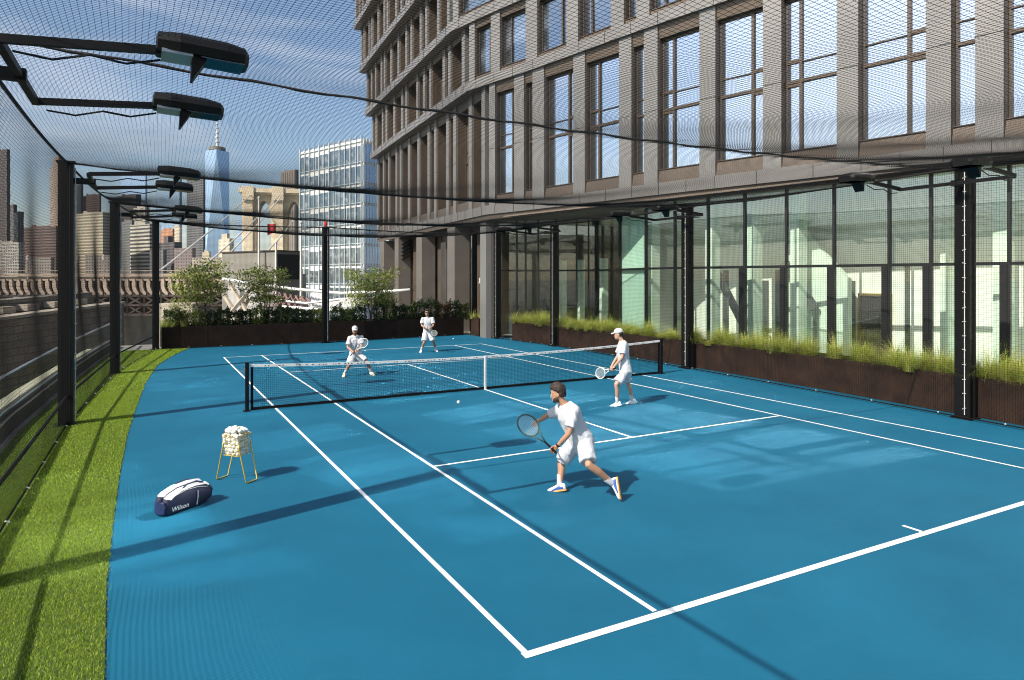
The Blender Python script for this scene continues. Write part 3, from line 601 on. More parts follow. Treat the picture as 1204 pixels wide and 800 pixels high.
for s in (-1, 1): b.box((*(m+n*.06+t*s*(L/2+.03)), 1.24), (.07, .12, 2.46), ax)
b.box((*(m+n*.06), 2.50), (L+.13, .12, .07), ax); b.build('brass_frame', M['brass'], dr)
# ------------------------------------------------------------------ planters, grasses, hedge, small trees
def planter(name, label, line, w, h, seam=2.4):
    L = [np.array(p, float) for p in line]; nn = normals(L); e = empty(name, (*L[0], 0), label, 'planter', 'rust brown steel planters round the court'); T = .04
    b = MB(); b.ribbon(line, 0, -T, .003, h); b.ribbon(line, -w+T, -w, .003, h)
    for i, s in ((0, 1), (-1, -1)):
        t = L[1]-L[0] if i == 0 else L[-1]-L[-2]; t /= np.linalg.norm(t); p = L[i]+t*s*T/2-nn[i]*w/2; b.box((*p, h/2), (T, w-2*T-.004, h-.006), ((*t, 0), (*nn[i], 0), (0, 0, 1)))
    ch(b.build('steel_box', M['corten']), e)
    b = MB(); b.ribbon(line, -T-.002, -w+T+.002, .01, h-.07); ch(b.build('soil', M['soil']), e)
    b = MB()
    for i in range(len(L)-1):
        d = np.linalg.norm(L[i+1]-L[i]); k = max(1, int(d/seam))
        for q in range(k): 
            p = L[i]+(L[i+1]-L[i])*(q+.5)/k; t = (L[i+1]-L[i])/d; b.box((*(p+nn[i]*.0), h/2), (.018, .012, h-.02), ((*t, 0), (*nn[i], 0), (0, 0, 1)))
    ch(b.build('panel_seam', M['dark']), e); return e
RPL = [(12.72, -5), (13.12, 2.2), (13.5, 7), (13.68, 11.2), (13.72, 16), (13.55, 20.4), (13.25, 24.2)]
planter('planter', 'long rust brown planter full of tall grass below the hotel glass', RPL, .95, .88)
BPL = [(-2.0, 27.55), (5, 27.72), (12.35, 27.95)]
planter('planter', 'long dark brown planter with hedge shrubs and trees at the back of the court', BPL, 1.3, .93, 3.2)
planter('planter', 'short brown planter squeezed between the corner column and a net post', [(12.55, 26.55), (12.62, 27.6)], .7, .95)
M['grass'] = leafmat('ornamental_grass', [(.14, .26, .02), (.31, .46, .04), (.47, .57, .07), (.62, .63, .14), (.76, .66, .32), (.42, .30, .14)], .5, .42)
def grass(name, label, line, w, h0, n, L, group=None):
    P = [np.array(p, float) for p in line]; nn = normals(P); seg = np.array([np.linalg.norm(P[i+1]-P[i]) for i in range(len(P)-1)]); V = []; F = []; nb = 0
    ncl = max(2, int(seg.sum()*5.5)); s = rng.random(ncl); s.sort()
    cum = np.concatenate([[0], np.cumsum(seg)])/seg.sum(); cl = []
    for q in s:
        i = min(np.searchsorted(cum, q, side='right')-1, len(seg)-1); f = (q-cum[i])/(cum[i+1]-cum[i]); cl.append((P[i]+(P[i+1]-P[i])*f-nn[i]*rng.uniform(.03, w-.2), rng.uniform(.4, 1.4)))
    for k in range(n):
        c, sc = cl[rng.integers(ncl)]; a = rng.uniform(0, 2*math.pi); r = rng.uniform(.0, .16); base = np.array([c[0]+r*math.cos(a), c[1]+r*math.sin(a), h0-.08])
        ln = L*sc*rng.uniform(.35, 1.3); lean = rng.uniform(.25, 1.2) if rng.random() < .72 else rng.uniform(1.0, 1.7); dr = np.array([math.cos(a+rng.normal(0, .5)), math.sin(a+rng.normal(0, .5)), 0]); wv = np.array([-dr[1], dr[0], 0])*rng.uniform(.003, .007); 
        for j in range(5):
            f = j/4; p = base+np.array([0, 0, 1])*ln*(f-.42*lean*f*f*1.2)+dr*ln*lean*f*f*.9; wd = wv*(1-f*.95); V += [p-wd, p+wd]
        F += [(nb+2*j, nb+2*j+1, nb+2*j+3, nb+2*j+2) for j in range(4)]; nb += 10
    o = np_mesh(name, V, F, M['grass']); tag(o, label, 'grass', group, 'stuff')
grass('ornamental_grass', 'yellow green feathery grass spilling over the right planter', RPL, .95, .88, 90000, .62)
grass('ornamental_grass', 'small tuft of light grass in the short corner planter', [(12.55, 26.6), (12.62, 27.5)], .7, .95, 500, .7)
grass('ornamental_grass', 'loose light grass at the left corner of the back planter', [(-1.9, 27.6), (-.7, 27.63)], 1.2, .93, 900, .8)
def leaves(pts, size, aspect=.55, droop=.0):
    n = len(pts); d = rng.normal(size=(n, 3)); d /= np.linalg.norm(d, axis=1)[:, None]; r = rng.normal(size=(n, 3)); r[:, 2] *= .6; u = np.cross(d, r); u /= np.linalg.norm(u, axis=1)[:, None]; s = size*rng.uniform(.6, 1.35, (n, 1))
    a = d*s; c = u*s*aspect; a[:, 2] -= droop*s[:, 0]
    V = np.stack([pts-a*.5, pts+c*.5-a*.05, pts+a*.5, pts-c*.5-a*.05], 1).reshape(-1, 3); return V, np.arange(4*n).reshape(-1, 4)
M['hedge'] = leafmat('hedge_leaf', [(.008, .018, .006), (.018, .036, .010), (.03, .055, .014), (.05, .085, .02)], .5, .15)
M['hedge2'] = leafmat('hedge_leaf_light', [(.02, .04, .01), (.045, .08, .018), (.09, .13, .03), (.16, .19, .05)], .5, .2)
M['leaf1'] = leafmat('birch_leaf', [(.06, .10, .016), (.17, .23, .035), (.30, .34, .06), (.46, .46, .16)], .5, .35)
M['leaf2'] = leafmat('dark_birch_leaf', [(.035, .06, .012), (.09, .14, .022), (.18, .22, .04), (.32, .34, .10)], .5, .3)
M['leafred'] = leafmat('red_brown_leaf', [(.05, .02, .012), (.10, .045, .02), (.08, .07, .02)], .5, .3)
def planty(x): return np.interp(x, [p[0] for p in BPL], [p[1] for p in BPL])+.68
def colx(px, y):
    r = ray(px, 0); return CAM[0]+r[0]*(y-CAM[1])/r[1]
hedge_px = [203, 213, 233, 251, 262, 276, 290, 304, 318, 331, 344, 360, 374, 397, 409, 422, 446, 458, 470, 482, 494, 507, 520, 532, 545]
SG = 'dark hedge shrubs in the back planter'
ORD = 'first second third fourth fifth sixth seventh eighth ninth tenth eleventh twelfth thirteenth fourteenth fifteenth sixteenth seventeenth eighteenth nineteenth twentieth twenty-first twenty-second twenty-third twenty-fourth twenty-fifth'.split()
for i, px in enumerate(hedge_px):
    y = 28.38+rng.uniform(-.12, .12); x = colx(px, y); z0 = .85; hh = rng.uniform(.62, .85) if px < 440 else rng.uniform(.78, 1.1); w = rng.uniform(.26, .36) if px < 440 else .36; sp = px in (520,)
    n = 1500; d = rng.normal(size=(n, 3)); d /= np.linalg.norm(d, axis=1)[:, None]; r = rng.uniform(.5, 1.0, (n, 1))**.5; q = np.sign(d)*np.abs(d)**.7
    p = np.array([x, y, z0+hh*.5])+q*r*np.array([w, w*.95, hh*.52])*(1+.22*np.sin(d[:, :1]*7+i)+rng.normal(0, .12, (n, 1))); V, F = leaves(p, .085)
    red = px == 520
    e = empty('shrub', (x, y, z0), None, 'shrub', SG)
    e['label'] = 'reddish brown shrub behind the far right player' if red else 'dark green hedge shrub in the back planter, %s from the corner post at left' % ORD[i]
    ch(np_mesh('foliage', V, F, M['leafred'] if red else M['hedge'] if i % 5 in (0, 1, 3) else M['leaf2'] if i % 5 == 2 else M['hedge2']), e)
    b = MB()
    for k in range(4): a = k*1.6; b.tube([(x, y, z0), (x+.05*math.cos(a), y+.05*math.sin(a), z0+hh*.3), (x+.14*math.cos(a), y+.14*math.sin(a), z0+hh*.7)], [.014, .011, .005], 5)
    ch(b.build('stem', M['bark']), e)
def tree(px, y, hgt, spread, label, lm, seed, n=2600, nst=5, size=.10, low=.35):
    R = np.random.default_rng(seed); x = colx(px, y); z0 = .86; e = empty('small_tree', (x, y, z0), label, 'tree', 'small multi stem trees in the back planter'); b = MB(); tips = []
    for k in range(nst):
        a = 2*math.pi*k/nst+R.uniform(-.4, .4); sp = spread*R.uniform(.25, .7); h = (hgt-z0)*R.uniform(.75, .98); P = [np.array([x+.05*math.cos(a), y+.05*math.sin(a), z0])]
        for j in range(1, 7):
            f = j/6; P.append(np.array([x+sp*math.cos(a)*f**1.4+R.normal(0, .03), y+sp*math.sin(a)*f**1.4*.7+R.normal(0, .03), z0+h*f]))
        b.tube(P, [.035*(1-.8*j/6) for j in range(7)], 6)
        for j in range(2, 7):
            for q in range(4):
                a2 = R.uniform(0, 2*math.pi); l = spread*R.uniform(.3, .75)*(1-.25*j/6); t = P[j]+np.array([math.cos(a2)*l, math.sin(a2)*l*.8, R.uniform(-.12, .35)*l]); m = (P[j]+t)/2+np.array([0, 0, .06]); b.tube([P[j], m, t], [.011, .008, .003], 4)
                if t[2] > z0+low*(hgt-z0): tips += [t, m*.4+t*.6]
    ch(b.build('trunk', M['bark']), e); tips = np.array(tips); c = tips[R.integers(len(tips), size=n)]; p = c+R.normal(0, 1, (n, 3))*np.array([.20, .20, .09])
    V, F = leaves(p, size, .6, .3); ch(np_mesh('crown', V, F, lm), e)
tree(240, 28.5, 3.75, 1.4, 'small light green multi stem tree at the left of the back planter', M['leaf1'], 3, 3900)
tree(312, 28.45, 3.6, 1.25, 'darker small multi stem tree in front of the dark box building', M['leaf2'], 5, 3200)
tree(436, 28.5, 3.4, 1.65, 'small yellow green tree between the white tower and the hotel wing', M['leaf1'], 9, 4200)
tree(210, 28.4, 1.9, .7, 'thin low sapling beside the corner net post', M['leaf1'], 12, 500, 4, .07)
# ------------------------------------------------------------------ ground, river, bridge, skyline
b = MB(); b.face([(-4000, -4000, -14.5), (4000, -4000, -14.5), (4000, 6000, -14.5), (-4000, 6000, -14.5)]); tag(b.build('ground', mat('ground_paving', (.13, .13, .11), .9, 0, .3, .02)), 'broad pale paved ground below the terrace', 'ground', kind='structure')
def watermat():
    m, nt, b = newmat('river_water'); L = nt.links; b.inputs['Base Color'].default_value = (.03, .10, .13, 1); b.inputs['Roughness'].default_value = .12
    tc = N(nt, 'ShaderNodeTexCoord'); nz = N(nt, 'ShaderNodeTexNoise', i_Scale=.25, i_Detail=5.); L.new(tc.outputs['Object'], nz.inputs['Vector']); bp = N(nt, 'ShaderNodeBump', i_Strength=.6, i_Distance=.5); L.new(nz.outputs['Fac'], bp.inputs['Height']); L.new(bp.outputs[0], b.inputs['Normal']); return m
D0 = np.array([math.sin(.1), math.cos(.1)])
b = MB(); b.face([(*(at(-900, 327, 300)[:2]), -14.2), (*(at(700, 327, 210)[:2]), -14.2), (*(at(700, 327, 820)[:2]), -14.2), (*(at(-900, 327, 860)[:2]), -14.2)]); o = b.build('river', watermat()); tag(o, 'blue green river between the bridge and the far city', 'river', kind='structure')
if o.data.polygons[0].normal.z < 0: o.data.flip_normals()
# masonry retaining wall, just left of the court
A = at(-330, 420, 30); B_ = at(146, 357.5, 66); Wd = (B_-A)[:2]; Wl = np.linalg.norm(Wd); Wd /= Wl; Wn = np.array([-Wd[1], Wd[0]])
wl_ = empty('masonry_wall', (A[0], A[1], -14.5), 'long shaded stone masonry wall with pale coping left of the court', 'wall')
zt = lambda f: A[2]+(B_[2]-A[2])*f
def ww(p): ch(p, wl_)
st = stonemat('grey_masonry', (.25, .20, .15), (.17, .14, .11), (.09, .075, .06), 1.6, .55)
b = MB(); q = [A[:2], B_[:2]]; b.loft([[(*(p), -14.5), (*(p+Wn*3), -14.5), (*(p+Wn*3), z), (*p, z)] for p, z in ((q[0], A[2]), (q[1], B_[2]))]); ww(b.build('stone_face', st))
b = MB(); b.loft([[(*(p-Wn*.18), z), (*(p+Wn*1.2), z), (*(p+Wn*1.2), z+.22), (*(p-Wn*.18), z+.22)] for p, z in ((q[0], A[2]), (q[1], B_[2]))]); ww(b.build('coping', M['tan']))
b = MB(); b.loft([[(*(p+Wn*3.01), z-1), (*(p+Wn*4.4), z-1), (*(p+Wn*4.4), z+1.15), (*(p+Wn*3.01), z+1.15)] for p, z in ((q[0], A[2]), (q[1], B_[2]))]); ww(b.build('upper_step', stonemat('grey_masonry_upper', (.24, .2, .16), (.17, .15, .12), (.09, .08, .07), 1.4, .5)))
b = MB()
for f in (.55, .62, .70, .80, .90): p = A[:2]+Wd*Wl*f; z = zt(f); b.box((*(p+Wn*2.4), z+.45), (1.5, .9, .5), ((*Wd, 0), (*Wn, 0), (0, 0, 1)))
ww(b.build('stone_block', M['tan']))
p = at(43, 355, 62); b = MB(); b.box(p, (2.6, 1.2, .22)); b.box(p+np.array([.2, 0, -.28]), (3.0, 1.3, .25)); b.box(p+np.array([-.3, 0, .22]), (1.3, .9, .14)); tag(b.build('plank_stack', M['orange'], bevel=.03), 'small stack of orange boards on the upper step of the stone wall', 'boards')

# bridge approach: deck line from the near left to the tower
vpx = 427.; kk = 42666.; DB = 125.
def bpx(px, y): return at(px, y, DB)
P0 = bpx(-140, 325); P1 = bpx(318, 325); bd = (P1-P0)[:2]; BL = np.linalg.norm(bd); bd /= BL; bn = np.array([-bd[1], bd[0]])
tb = np.array([.29, .957]); tnn = np.array([-.957, .29])
br = empty('suspension_bridge', (P0[0], P0[1], -14.5), 'long steel bridge approach with ribbed side truss and masonry tower with main cables', 'bridge')
X = lambda o: ch(o, br)
def bp(s, off, z): return np.array([*(P0[:2]+bd*s+bn*off), z])
ZD = 3.45
b = MB(); b.box(bp(BL/2, 13, ZD-.6), (BL, 25.2, .8), ((*bd, 0), (*bn, 0), (0, 0, 1))); X(b.build('deck', M['tan']))
b = MB(); b.box(bp(BL/2, .1, ZD+.15), (BL, .5, .55), ((*bd, 0), (*bn, 0), (0, 0, 1))); b.box(bp(BL/2, .2, ZD-.75), (BL, .5, .3), ((*bd, 0), (*bn, 0), (0, 0, 1))); b.box(bp(BL/2, .1, ZD+1.0), (BL, .1, .12), ((*bd, 0), (*bn, 0), (0, 0, 1)))
for s in np.arange(0, BL, 3.2): b.bar(bp(s, .1, ZD+.3), bp(s, .1, ZD+1.0), .12)
X(b.build('deck_rail', M['rusty']))
ribs = np.arange(22, BL, 1.35); b = MB()
for s in ribs:
    Q = [(.0, -.55), (-.35, -.62), (-.55, -1.3), (-.5, -2.1), (-.25, -2.9), (.25, -3.45), (.75, -3.55), (.75, -3.1), (.4, -2.7), (.15, -2.0), (.15, -1.3)]
    b.loft([[bp(s+x_*1.0+.02, o_, ZD+z_) for x_, z_ in Q] for o_ in (-.35, .15)])
o = X(b.build('truss_ribs', M['rusty'])); tag(o, kind='stuff')
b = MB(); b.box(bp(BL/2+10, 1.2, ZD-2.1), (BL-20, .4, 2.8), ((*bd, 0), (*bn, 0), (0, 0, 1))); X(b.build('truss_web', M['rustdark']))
b = MB()
for z in (ZD-3.7, ZD-5.5, ZD-7.3): b.bar(bp(14, .1, z), bp(BL, .1, z), .6, .35)
for i, s in enumerate(np.arange(14, BL-4, 3.2)):
    b.bar(bp(s, .1, ZD-3.7), bp(s+3.2, .1, ZD-5.5), .35, .3); b.bar(bp(s+3.2, .15, ZD-3.7), bp(s, .15, ZD-5.5), .35, .3); b.bar(bp(s, .12, ZD-5.5), bp(s+3.2, .12, ZD-7.3), .3, .25); b.bar(bp(s+3.2, .12, ZD-5.5), bp(s, .12, ZD-7.3), .3, .25)
    b.bar(bp(s, .1, ZD-3.7), bp(s, .1, ZD-7.3), .4, .3)
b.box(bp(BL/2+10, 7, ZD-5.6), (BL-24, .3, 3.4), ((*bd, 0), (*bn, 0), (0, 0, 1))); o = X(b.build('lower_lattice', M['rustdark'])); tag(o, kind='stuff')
b = MB(); b.box(bp(6, 2, .2), (31, 4, 4.6), ((*bd, 0), (*bn, 0), (0, 0, 1))); X(b.build('abutment', stonemat('abutment_stone', (.30, .26, .2), (.24, .2, .16), (.12, .1, .08), 2, .8)))
for s in np.arange(16, BL-10, 24): b = MB(); b.box(bp(s, 13, -9.2), (3, 20, 10.5), ((*bd, 0), (*bn, 0), (0, 0, 1))); X(b.build('pier_wall', M['tan']))
# tower with two pointed arches
ts = BL+8; TD = kk/(vpx-318)
TX = at(325, 327, TD+8); tx = -tnn; ty = tb; PXM = TD/FPX
def tp(u, v, z): return np.array([*(TX[:2]+tx*u+ty*v), z])
stone = stonemat('tower_granite', (.74, .60, .41), (.64, .51, .35), (.42, .34, .24), 3.0, 1.2)
uL = (289-325)*PXM; pw = (303.5-289)*PXM; aw = 17.5*PXM; cw = (338-321.5)*PXM
U = [uL, uL+pw, uL+pw+aw, uL+pw+aw+cw, uL+pw+2*aw+cw, uL+2*pw+2*aw+cw]; ZT = 3.04+(327-222)*PXM; ZS = 3.04+(327-262)*PXM; ZA = 3.04+(327-236)*PXM
b = MB()
for i in (0, 2, 4):
    b.prism([tp(U[i], -8, 0), tp(U[i+1], -8, 0), tp(U[i+1], 8, 0), tp(U[i], 8, 0)], -14.5, ZT-3.2)
    m = (U[i]+U[i+1])/2; w = (U[i+1]-U[i])*.34; b.prism([tp(m-w, -10, 0), tp(m+w, -10, 0), tp(m+w, -8.02, 0), tp(m-w, -8.02, 0)], -14.5, ZT-6)
for i in (1, 3):
    a0, a1 = U[i], U[i+1]; am = (a0+a1)/2; n = 9; prof = [(a0+.05+(am-a0-.05)*(1-math.cos(t*math.pi/2))**.9, ZS+(ZA-ZS)*math.sin(t*math.pi/2)) for t in np.linspace(0, 1, n)]; prof += [(2*am-x, z) for x, z in prof[::-1][1:]]
    for j in range(len(prof)-1):
        (x0, z0), (x1, z1) = prof[j], prof[j+1]; top = ZT-3.3; r = [[tp(x, v, z) for v, z in ((-6.5, zz), (6.5, zz), (6.5, top), (-6.5, top))] for x, zz in ((x0, z0), (x1, z1))]; b.loft(r)
X(b.build('tower_masonry', stone))
b = MB(); b.prism([tp(U[0]-1.6, -10.5, 0), tp(U[5]+1.6, -10.5, 0), tp(U[5]+1.6, 9.5, 0), tp(U[0]-1.6, 9.5, 0)], ZT-2.6, ZT); b.prism([tp(U[0]-.7, -9.3, 0), tp(U[5]+.7, -9.3, 0), tp(U[5]+.7, 8.5, 0), tp(U[0]-.7, 8.5, 0)], ZT-3.5, ZT-2.62)
for i in (0, 2, 4): m = (U[i]+U[i+1])/2; b.prism([tp(m-3.2, -11.3, 0), tp(m+3.2, -11.3, 0), tp(m+3.2, -9.4, 0), tp(m-3.2, -9.4, 0)], ZT-7, ZT+.9)
X(b.build('tower_cornice', stone))
for (x0, y0), (x1, y1) in (((295, 229), (186, 319)), ((329, 229), (238, 314)), ((331, 231), (262, 305)), ((345, 259), (306, 303))):
    d1 = 190 if x1 < 230 else 215
    a = at(x0, y0, TD-4); c = at(x1, y1, d1); c = a+(c-a)*1.06; P = [a+(c-a)*t+np.array([0, 0, -3.0*4*t*(1-t)*.35]) for t in np.linspace(0, 1, 14)]
    b = MB(); b.tube(P, [.30]*14, 6); X(b.build('main_cable', mat('cable_paint', (.55, .50, .42), .7, 0, .1)))
# lamps on the bridge
lampx = empty('street_lamp', (0, 0, 0), 'tan bridge lamp with glass lantern at far left', 'street lamp', 'lamps along the bridge rail')
b = MB(); b.tube([(0, 0, -1), (0, 0, .4), (0, 0, .5), (0, 0, 3.1)], [.16, .14, .09, .06], 8); b.box((0, 0, -.7), (.45, .45, .6)); ch(b.build('pole', M['rusty']), lampx)
b = MB(); b.tube([(0, 0, 3.1), (0, 0, 3.25), (0, 0, 3.75), (0, 0, 3.8)], [.14, .22, .30, .1], 8); l_ = ch(b.build('lantern', M['white']), lampx)
b = MB(); b.tube([(0, 0, 3.76), (0, 0, 3.95), (0, 0, 4.1), (0, 0, 4.3)], [.38, .25, .08, .02], 8); b.build('lantern_cap', M['rusty'], l_)
for i, (px, lab) in enumerate(((33, 0), (92, 'tan bridge lamp seen just right of the nearest visible post'), (122, 'smaller bridge lamp between the first two turf posts'))):
    o = lampx if i == 0 else copy_tree(lampx); p = bpx(px, 320); o.location = (p[0], p[1], ZD-.2)
    if lab: o['label'] = lab

# box building, poles and flag, tensile white structure, low roofs
def ori(px0, px1, d0, d1): a = at(px0, 327, d0); c = at(px1, 327, d1); return a[:2], c[:2]
def block(name, label, cat, px0, px1, px2, d, ytop, mts, zb=-14.4, dd=None, group=None, kind=None, parent=None, extra=None, back=None):
    """building with its lit face between photo columns px0..px1 and the right hand face px1..px2"""
    a = at(px0, 327, d*1.0)[:2]; c = at(px1, 327, d*(dd or 1.0))[:2]; z = 3.04+(327-ytop)/FPX*d
    t = (c-a); L = np.linalg.norm(t); t /= L; n = np.array([-t[1], t[0]])
    if n@(FW[:2]) < 0: n = -n
    if px2 > px1:
        r = ray(px2, 0)[:2]; m = np.array([[r[0], -n[0]], [r[1], -n[1]]]); tt, W = np.linalg.solve(m, c-CAM[:2])
        if W <= 0 or W > 5*L: W = L
    else: W = back or L
    e = MB(); vs = [(-0., 0), (L, 0), (L, W), (0, W)]
    e.prism(vs, zb, z)
    o = e.build(name, mts); o.location = (*a, 0); o.rotation_euler = (0, 0, math.atan2(t[1], t[0])); o.data.update()
    tag(o, label, cat, group, kind); return o, L, W, z
o, L, W, z = block('box_building', 'low windowless grey brown box building below the bridge tower', 'building', 261, 323.5, 353, 62, 297.5, [M['grey']], dd=.93)
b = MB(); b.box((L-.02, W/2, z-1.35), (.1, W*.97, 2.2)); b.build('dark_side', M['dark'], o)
b = MB(); b.box((L/2, W/2, z+.05), (L+.25, W+.25, .1)); b.build('roof_edge', M['frame'], o)
for px, y0, y1, lab in ((304.5, 233, 320, 'pale flagpole rising in front of the bridge tower'), (324.5, 285, 345, 'white pole at the corner of the grey box building'), (354, 262, 345, 'thin pole against the left edge of the white tower')):
    b = MB(); d = 58 if px < 320 else 54; a = at(px, y1, d); c = at(px, y0, d); b.tube([a-np.array([0, 0, 8]), a, c], [.12, .11, .08], 7); b.ball(c, .13, 8, 6); tag(b.build('pole', M['white_rope']), lab, 'pole', 'poles below the bridge tower')
b = MB(); p = at(319.3, 271, 58); e = []
for k in range(6):
    e.append([p+np.array([-.34+.14*k, .08*math.sin(k*1.3), z_*.6]) + np.array([0, dy, 0]) for z_, dy in ((.9, 0), (.9, .03), (-.75+.1*k, .03), (-.75+.1*k, 0))])
b.loft(e); tag(b.build('flag', M['red']), 'red flag hanging before the bridge tower arch', 'flag')
p = np.array([4.8, 27.05, HP+.03]); b = MB(); b.tube([p+np.array([0, 0, .0]), p+np.array([0, 0, .06])], .06, 10); b.tube([p+np.array([0, 0, .062]), p+np.array([0, 0, .2]), p+np.array([0, 0, .26])], [.085, .075, .03], 10); tag(b.build('beacon', M['red'], smooth=False), 'small red beacon on top of the lone back net post', 'beacon')
cs = empty('tensile_canopy', at(380, 380, 46), 'white curved beams and slanted boards of a structure behind the hedge', 'structure'); Cx = lambda o: ch(o, cs)
def arc(pts, r, m='white', name='curved_beam', n=8): b = MB(); b.tube(pts, r, n); Cx(b.build(name, M[m], smooth=True))
arc([at(262, 328, 47), at(300, 334.5, 46), at(345, 340, 45), at(400, 345, 44), at(455, 343, 43), at(482, 341, 42.5)], .10)
arc([at(318, 352, 45), at(360, 357, 45), at(400, 352, 44), at(452, 349, 43)], .08)
arc([at(332, 361, 44), at(372, 364, 44), at(415, 360, 43)], .10)
b = MB(); b.loft([[at(x, y, 43)+np.array([0, dy, 0]) for y, dy in ((y0, 0), (y0, .4), (y1, .4), (y1, 0))] for x, y0, y1 in ((383, 356, 366), (400, 354, 365), (422, 347, 361))]); Cx(b.build('slanted_board', M['white']))
for x0, y0, x1, y1 in ((270, 334, 300, 382), (300, 334, 268, 372), (292, 352, 276, 378), (262, 345, 285, 380), (306, 338, 312, 378)): b = MB(); b.bar(at(x0, y0, 44), at(x1, y1, 43), .2, .2); Cx(b.build('strut', M['tan']))
b = MB()
for k in range(7): b.bar(at(322+k*6.3, 343+k*1.2, 47), at(327+k*7, 362-k*.3, 46), .06+.03*(k % 3)); b.bar(at(329+k*7, 345+k, 47), at(320+k*6, 361, 46), .06)
Cx(b.build('pink_lattice', M['pink']))
b = MB()
for k in range(5): b.bar(at(367+k*4, 345, 45.5), at(369+k*4, 362, 45), .22)
Cx(b.build('post_row', M['white']))
block('low_building', 'white low building with slanted struts in front, behind the left trees', 'building', 268, 308, 312, 52, 335, [gridmat('white_panels', (.52, .50, .46), (.16, .16, .15), 1.3, 2.1, .7, .55)])
block('low_building', 'tan flat roofed low building under the bridge truss', 'building', 186, 226, 262, 120, 357, [M['tan']])
block('low_building', 'small cream low building with dark windows below the bridge', 'building', 168, 181, 190, 150, 367, [gridmat('cream_small', (.5, .42, .32), (.06, .06, .06), 3, 3, .6, .6)])
block('low_building', 'dark brown low shed between the grey box and white tower', 'building', 330, 352, 360, 75, 322, [M['bronze']])

# white glass tower block
o, L, W, z = block('glass_tower', 'white framed modern apartment tower beside the hotel wing', 'building', 353, 427, 453, 118, 179, [M['white']], dd=.90)
wp = mirrorglass('tower_glass', (.05, .07, .08), (.60, .68, .74), .42); sp_ = mat('white_spandrel', (.46, .51, .52), .35, .1, .1, .3)
gl2 = mirrorglass('tower_side_glass', (.03, .045, .06), (.45, .6, .8), .6)
fh = 3.25; nf = 13; wins = 0; frm = mat('tower_white_frame', (.50, .56, .57), .4, .1, .05)
for f in range(nf):
    z1 = z-.9-f*fh; 
    for k in range(6):
        x0 = .35+k*(L-.4)/6; wd = (L-.4)/6-.35; a = MB(); kind = (f*7+k*5) % 4
        cuts = ((0, .42), (.5, 1)) if kind in (0, 3) else ((0, .62), (.7, 1)) if kind == 1 else ((.0, .3), (.38, 1))
        hh = fh*(.88, .74, .86, .66, .90)[(k*3+f*5) % 5]; a.box((x0+wd/2, -.03, z1-fh*.5), (wd, .12, hh)); w_ = a.build('window', wp, o)
        a = MB(); c0 = (cuts[0][1]+cuts[1][0])/2; a.box((x0+wd*c0, -.06, z1-fh*.5), (.14, .16, hh-.01)); a.build('mullion', frm, w_)
b = MB()
for k in range(13): b.box((.17+k*(L-.4)/12, -.1, (z-nf*fh+z)/2), (.17 if k % 2 == 0 else .09, .3 if k % 2 == 0 else .22, nf*fh+1))
for f in range(nf+1): b.box((L/2, -.07, z-.45-f*fh), (L, .2, .09))
b.build('facade_frame', frm, o)
for f in range(nf):
    b = MB(); b.box((L+.03, W/2, z-.7-f*fh-fh*.5), (.12, W*.98, fh*.84)); b.build('side_glazing', gl2, o)
b = MB()
for k in range(9): b.box((L+.10, W*(k+.0)/8.0+.1-.2*(k == 8), z-nf*fh/2), (.14, .10, nf*fh))
b.build('side_mullions', M['white'], o)
b = MB(); b.box((L*.5, W*.5, z+.35), (L*.5, W*.4, .7)); b.build('roof_plant', M['steel'], o)

# skyline across the river
G = 'towers of the far skyline'
def sky(label, px0, px1, px2, d, ytop, wall, glass, sx=3.2, sz=3.8, fx=.45, fz=.45, dd=.97, cap=None, rough=.6):
    o, L, W, z = block('skyscraper', label, 'tower', px0, px1, px2, d, ytop, [gridmat('facade_'+str(px0)+'_'+str(ytop), wall, glass, sx, sz, fx, fz, rough)], -14, dd, G)
    b = MB()
    if cap: x0, x1, h = cap; b.box((L*(x0+x1)/2, W/2, z+h/2), (L*(x1-x0), W*.6, h))
    else: b.box((L*.5, W*.5, z+1.5), (L*.45, W*.4, 3)); b.box((L*.25, W*.4, z+2.5), (L*.12, W*.2, 5))
    b.box((L/2, .3, z+.7), (L, .6, 1.4)); b.box((L-.3, W/2, z+.7), (.6, W, 1.4))
    b.build('roof_structure', mat('roof_'+str(px0)+'_'+str(ytop), [w*.8 for w in wall], .8, 0, .1, .1), o); return o
k1 = (.02, .022, .028)
sky('dark brown tower cut by the left edge of the photo', -25, 8, 12, 1000, 181, (.095, .072, .064), k1)
sky('grey stepped tower beside the dark brown one at left edge', 8, 21, 28, 1050, 252, (.13, .12, .12), k1, cap=(.0, .5, 14))
sky('pale low slab at far left behind the bridge lamp', -10, 22, 29, 900, 287, (.30, .27, .23), (.06, .065, .07), 4, 4)
sky('brown striped block left of the nearest visible post', 28, 66, 72, 950, 269, (.16, .10, .085), (.045, .035, .035), 90, 4, .0, .5)
sky('slim tan old tower half hidden by the nearest visible post', 59, 69, 78, 1150, 198, (.36, .26, .19), (.10, .08, .07), 3, 4, .6, .5, cap=(.2, .8, 16))
sky('dark slim slab just right of the nearest visible post', 84, 95, 98, 1200, 214, (.09, .085, .085), k1)
sky('dark brown flat topped block right of the nearest post', 97, 117, 119, 1150, 232, (.085, .055, .05), k1)
sky('sunlit tan block with fine horizontal stripes between two posts', 89, 121, 131, 900, 253, (.46, .39, .28), (.20, .17, .12), 60, 4, .0, .5)
sky('tall pale blue glass tower with square top', 142, 171, 173, 1700, 207, (.26, .36, .50), (.20, .32, .50), 6, 5, .3, .4, rough=.2)
sky('dark brown cornered tower top left of the blue tower', 137, 160, 166, 1250, 232, (.07, .055, .05), k1)
sky('grey striped mid height block behind the second turf post', 143, 155, 158, 1000, 262, (.20, .20, .19), (.07, .07, .07), 3, 4)
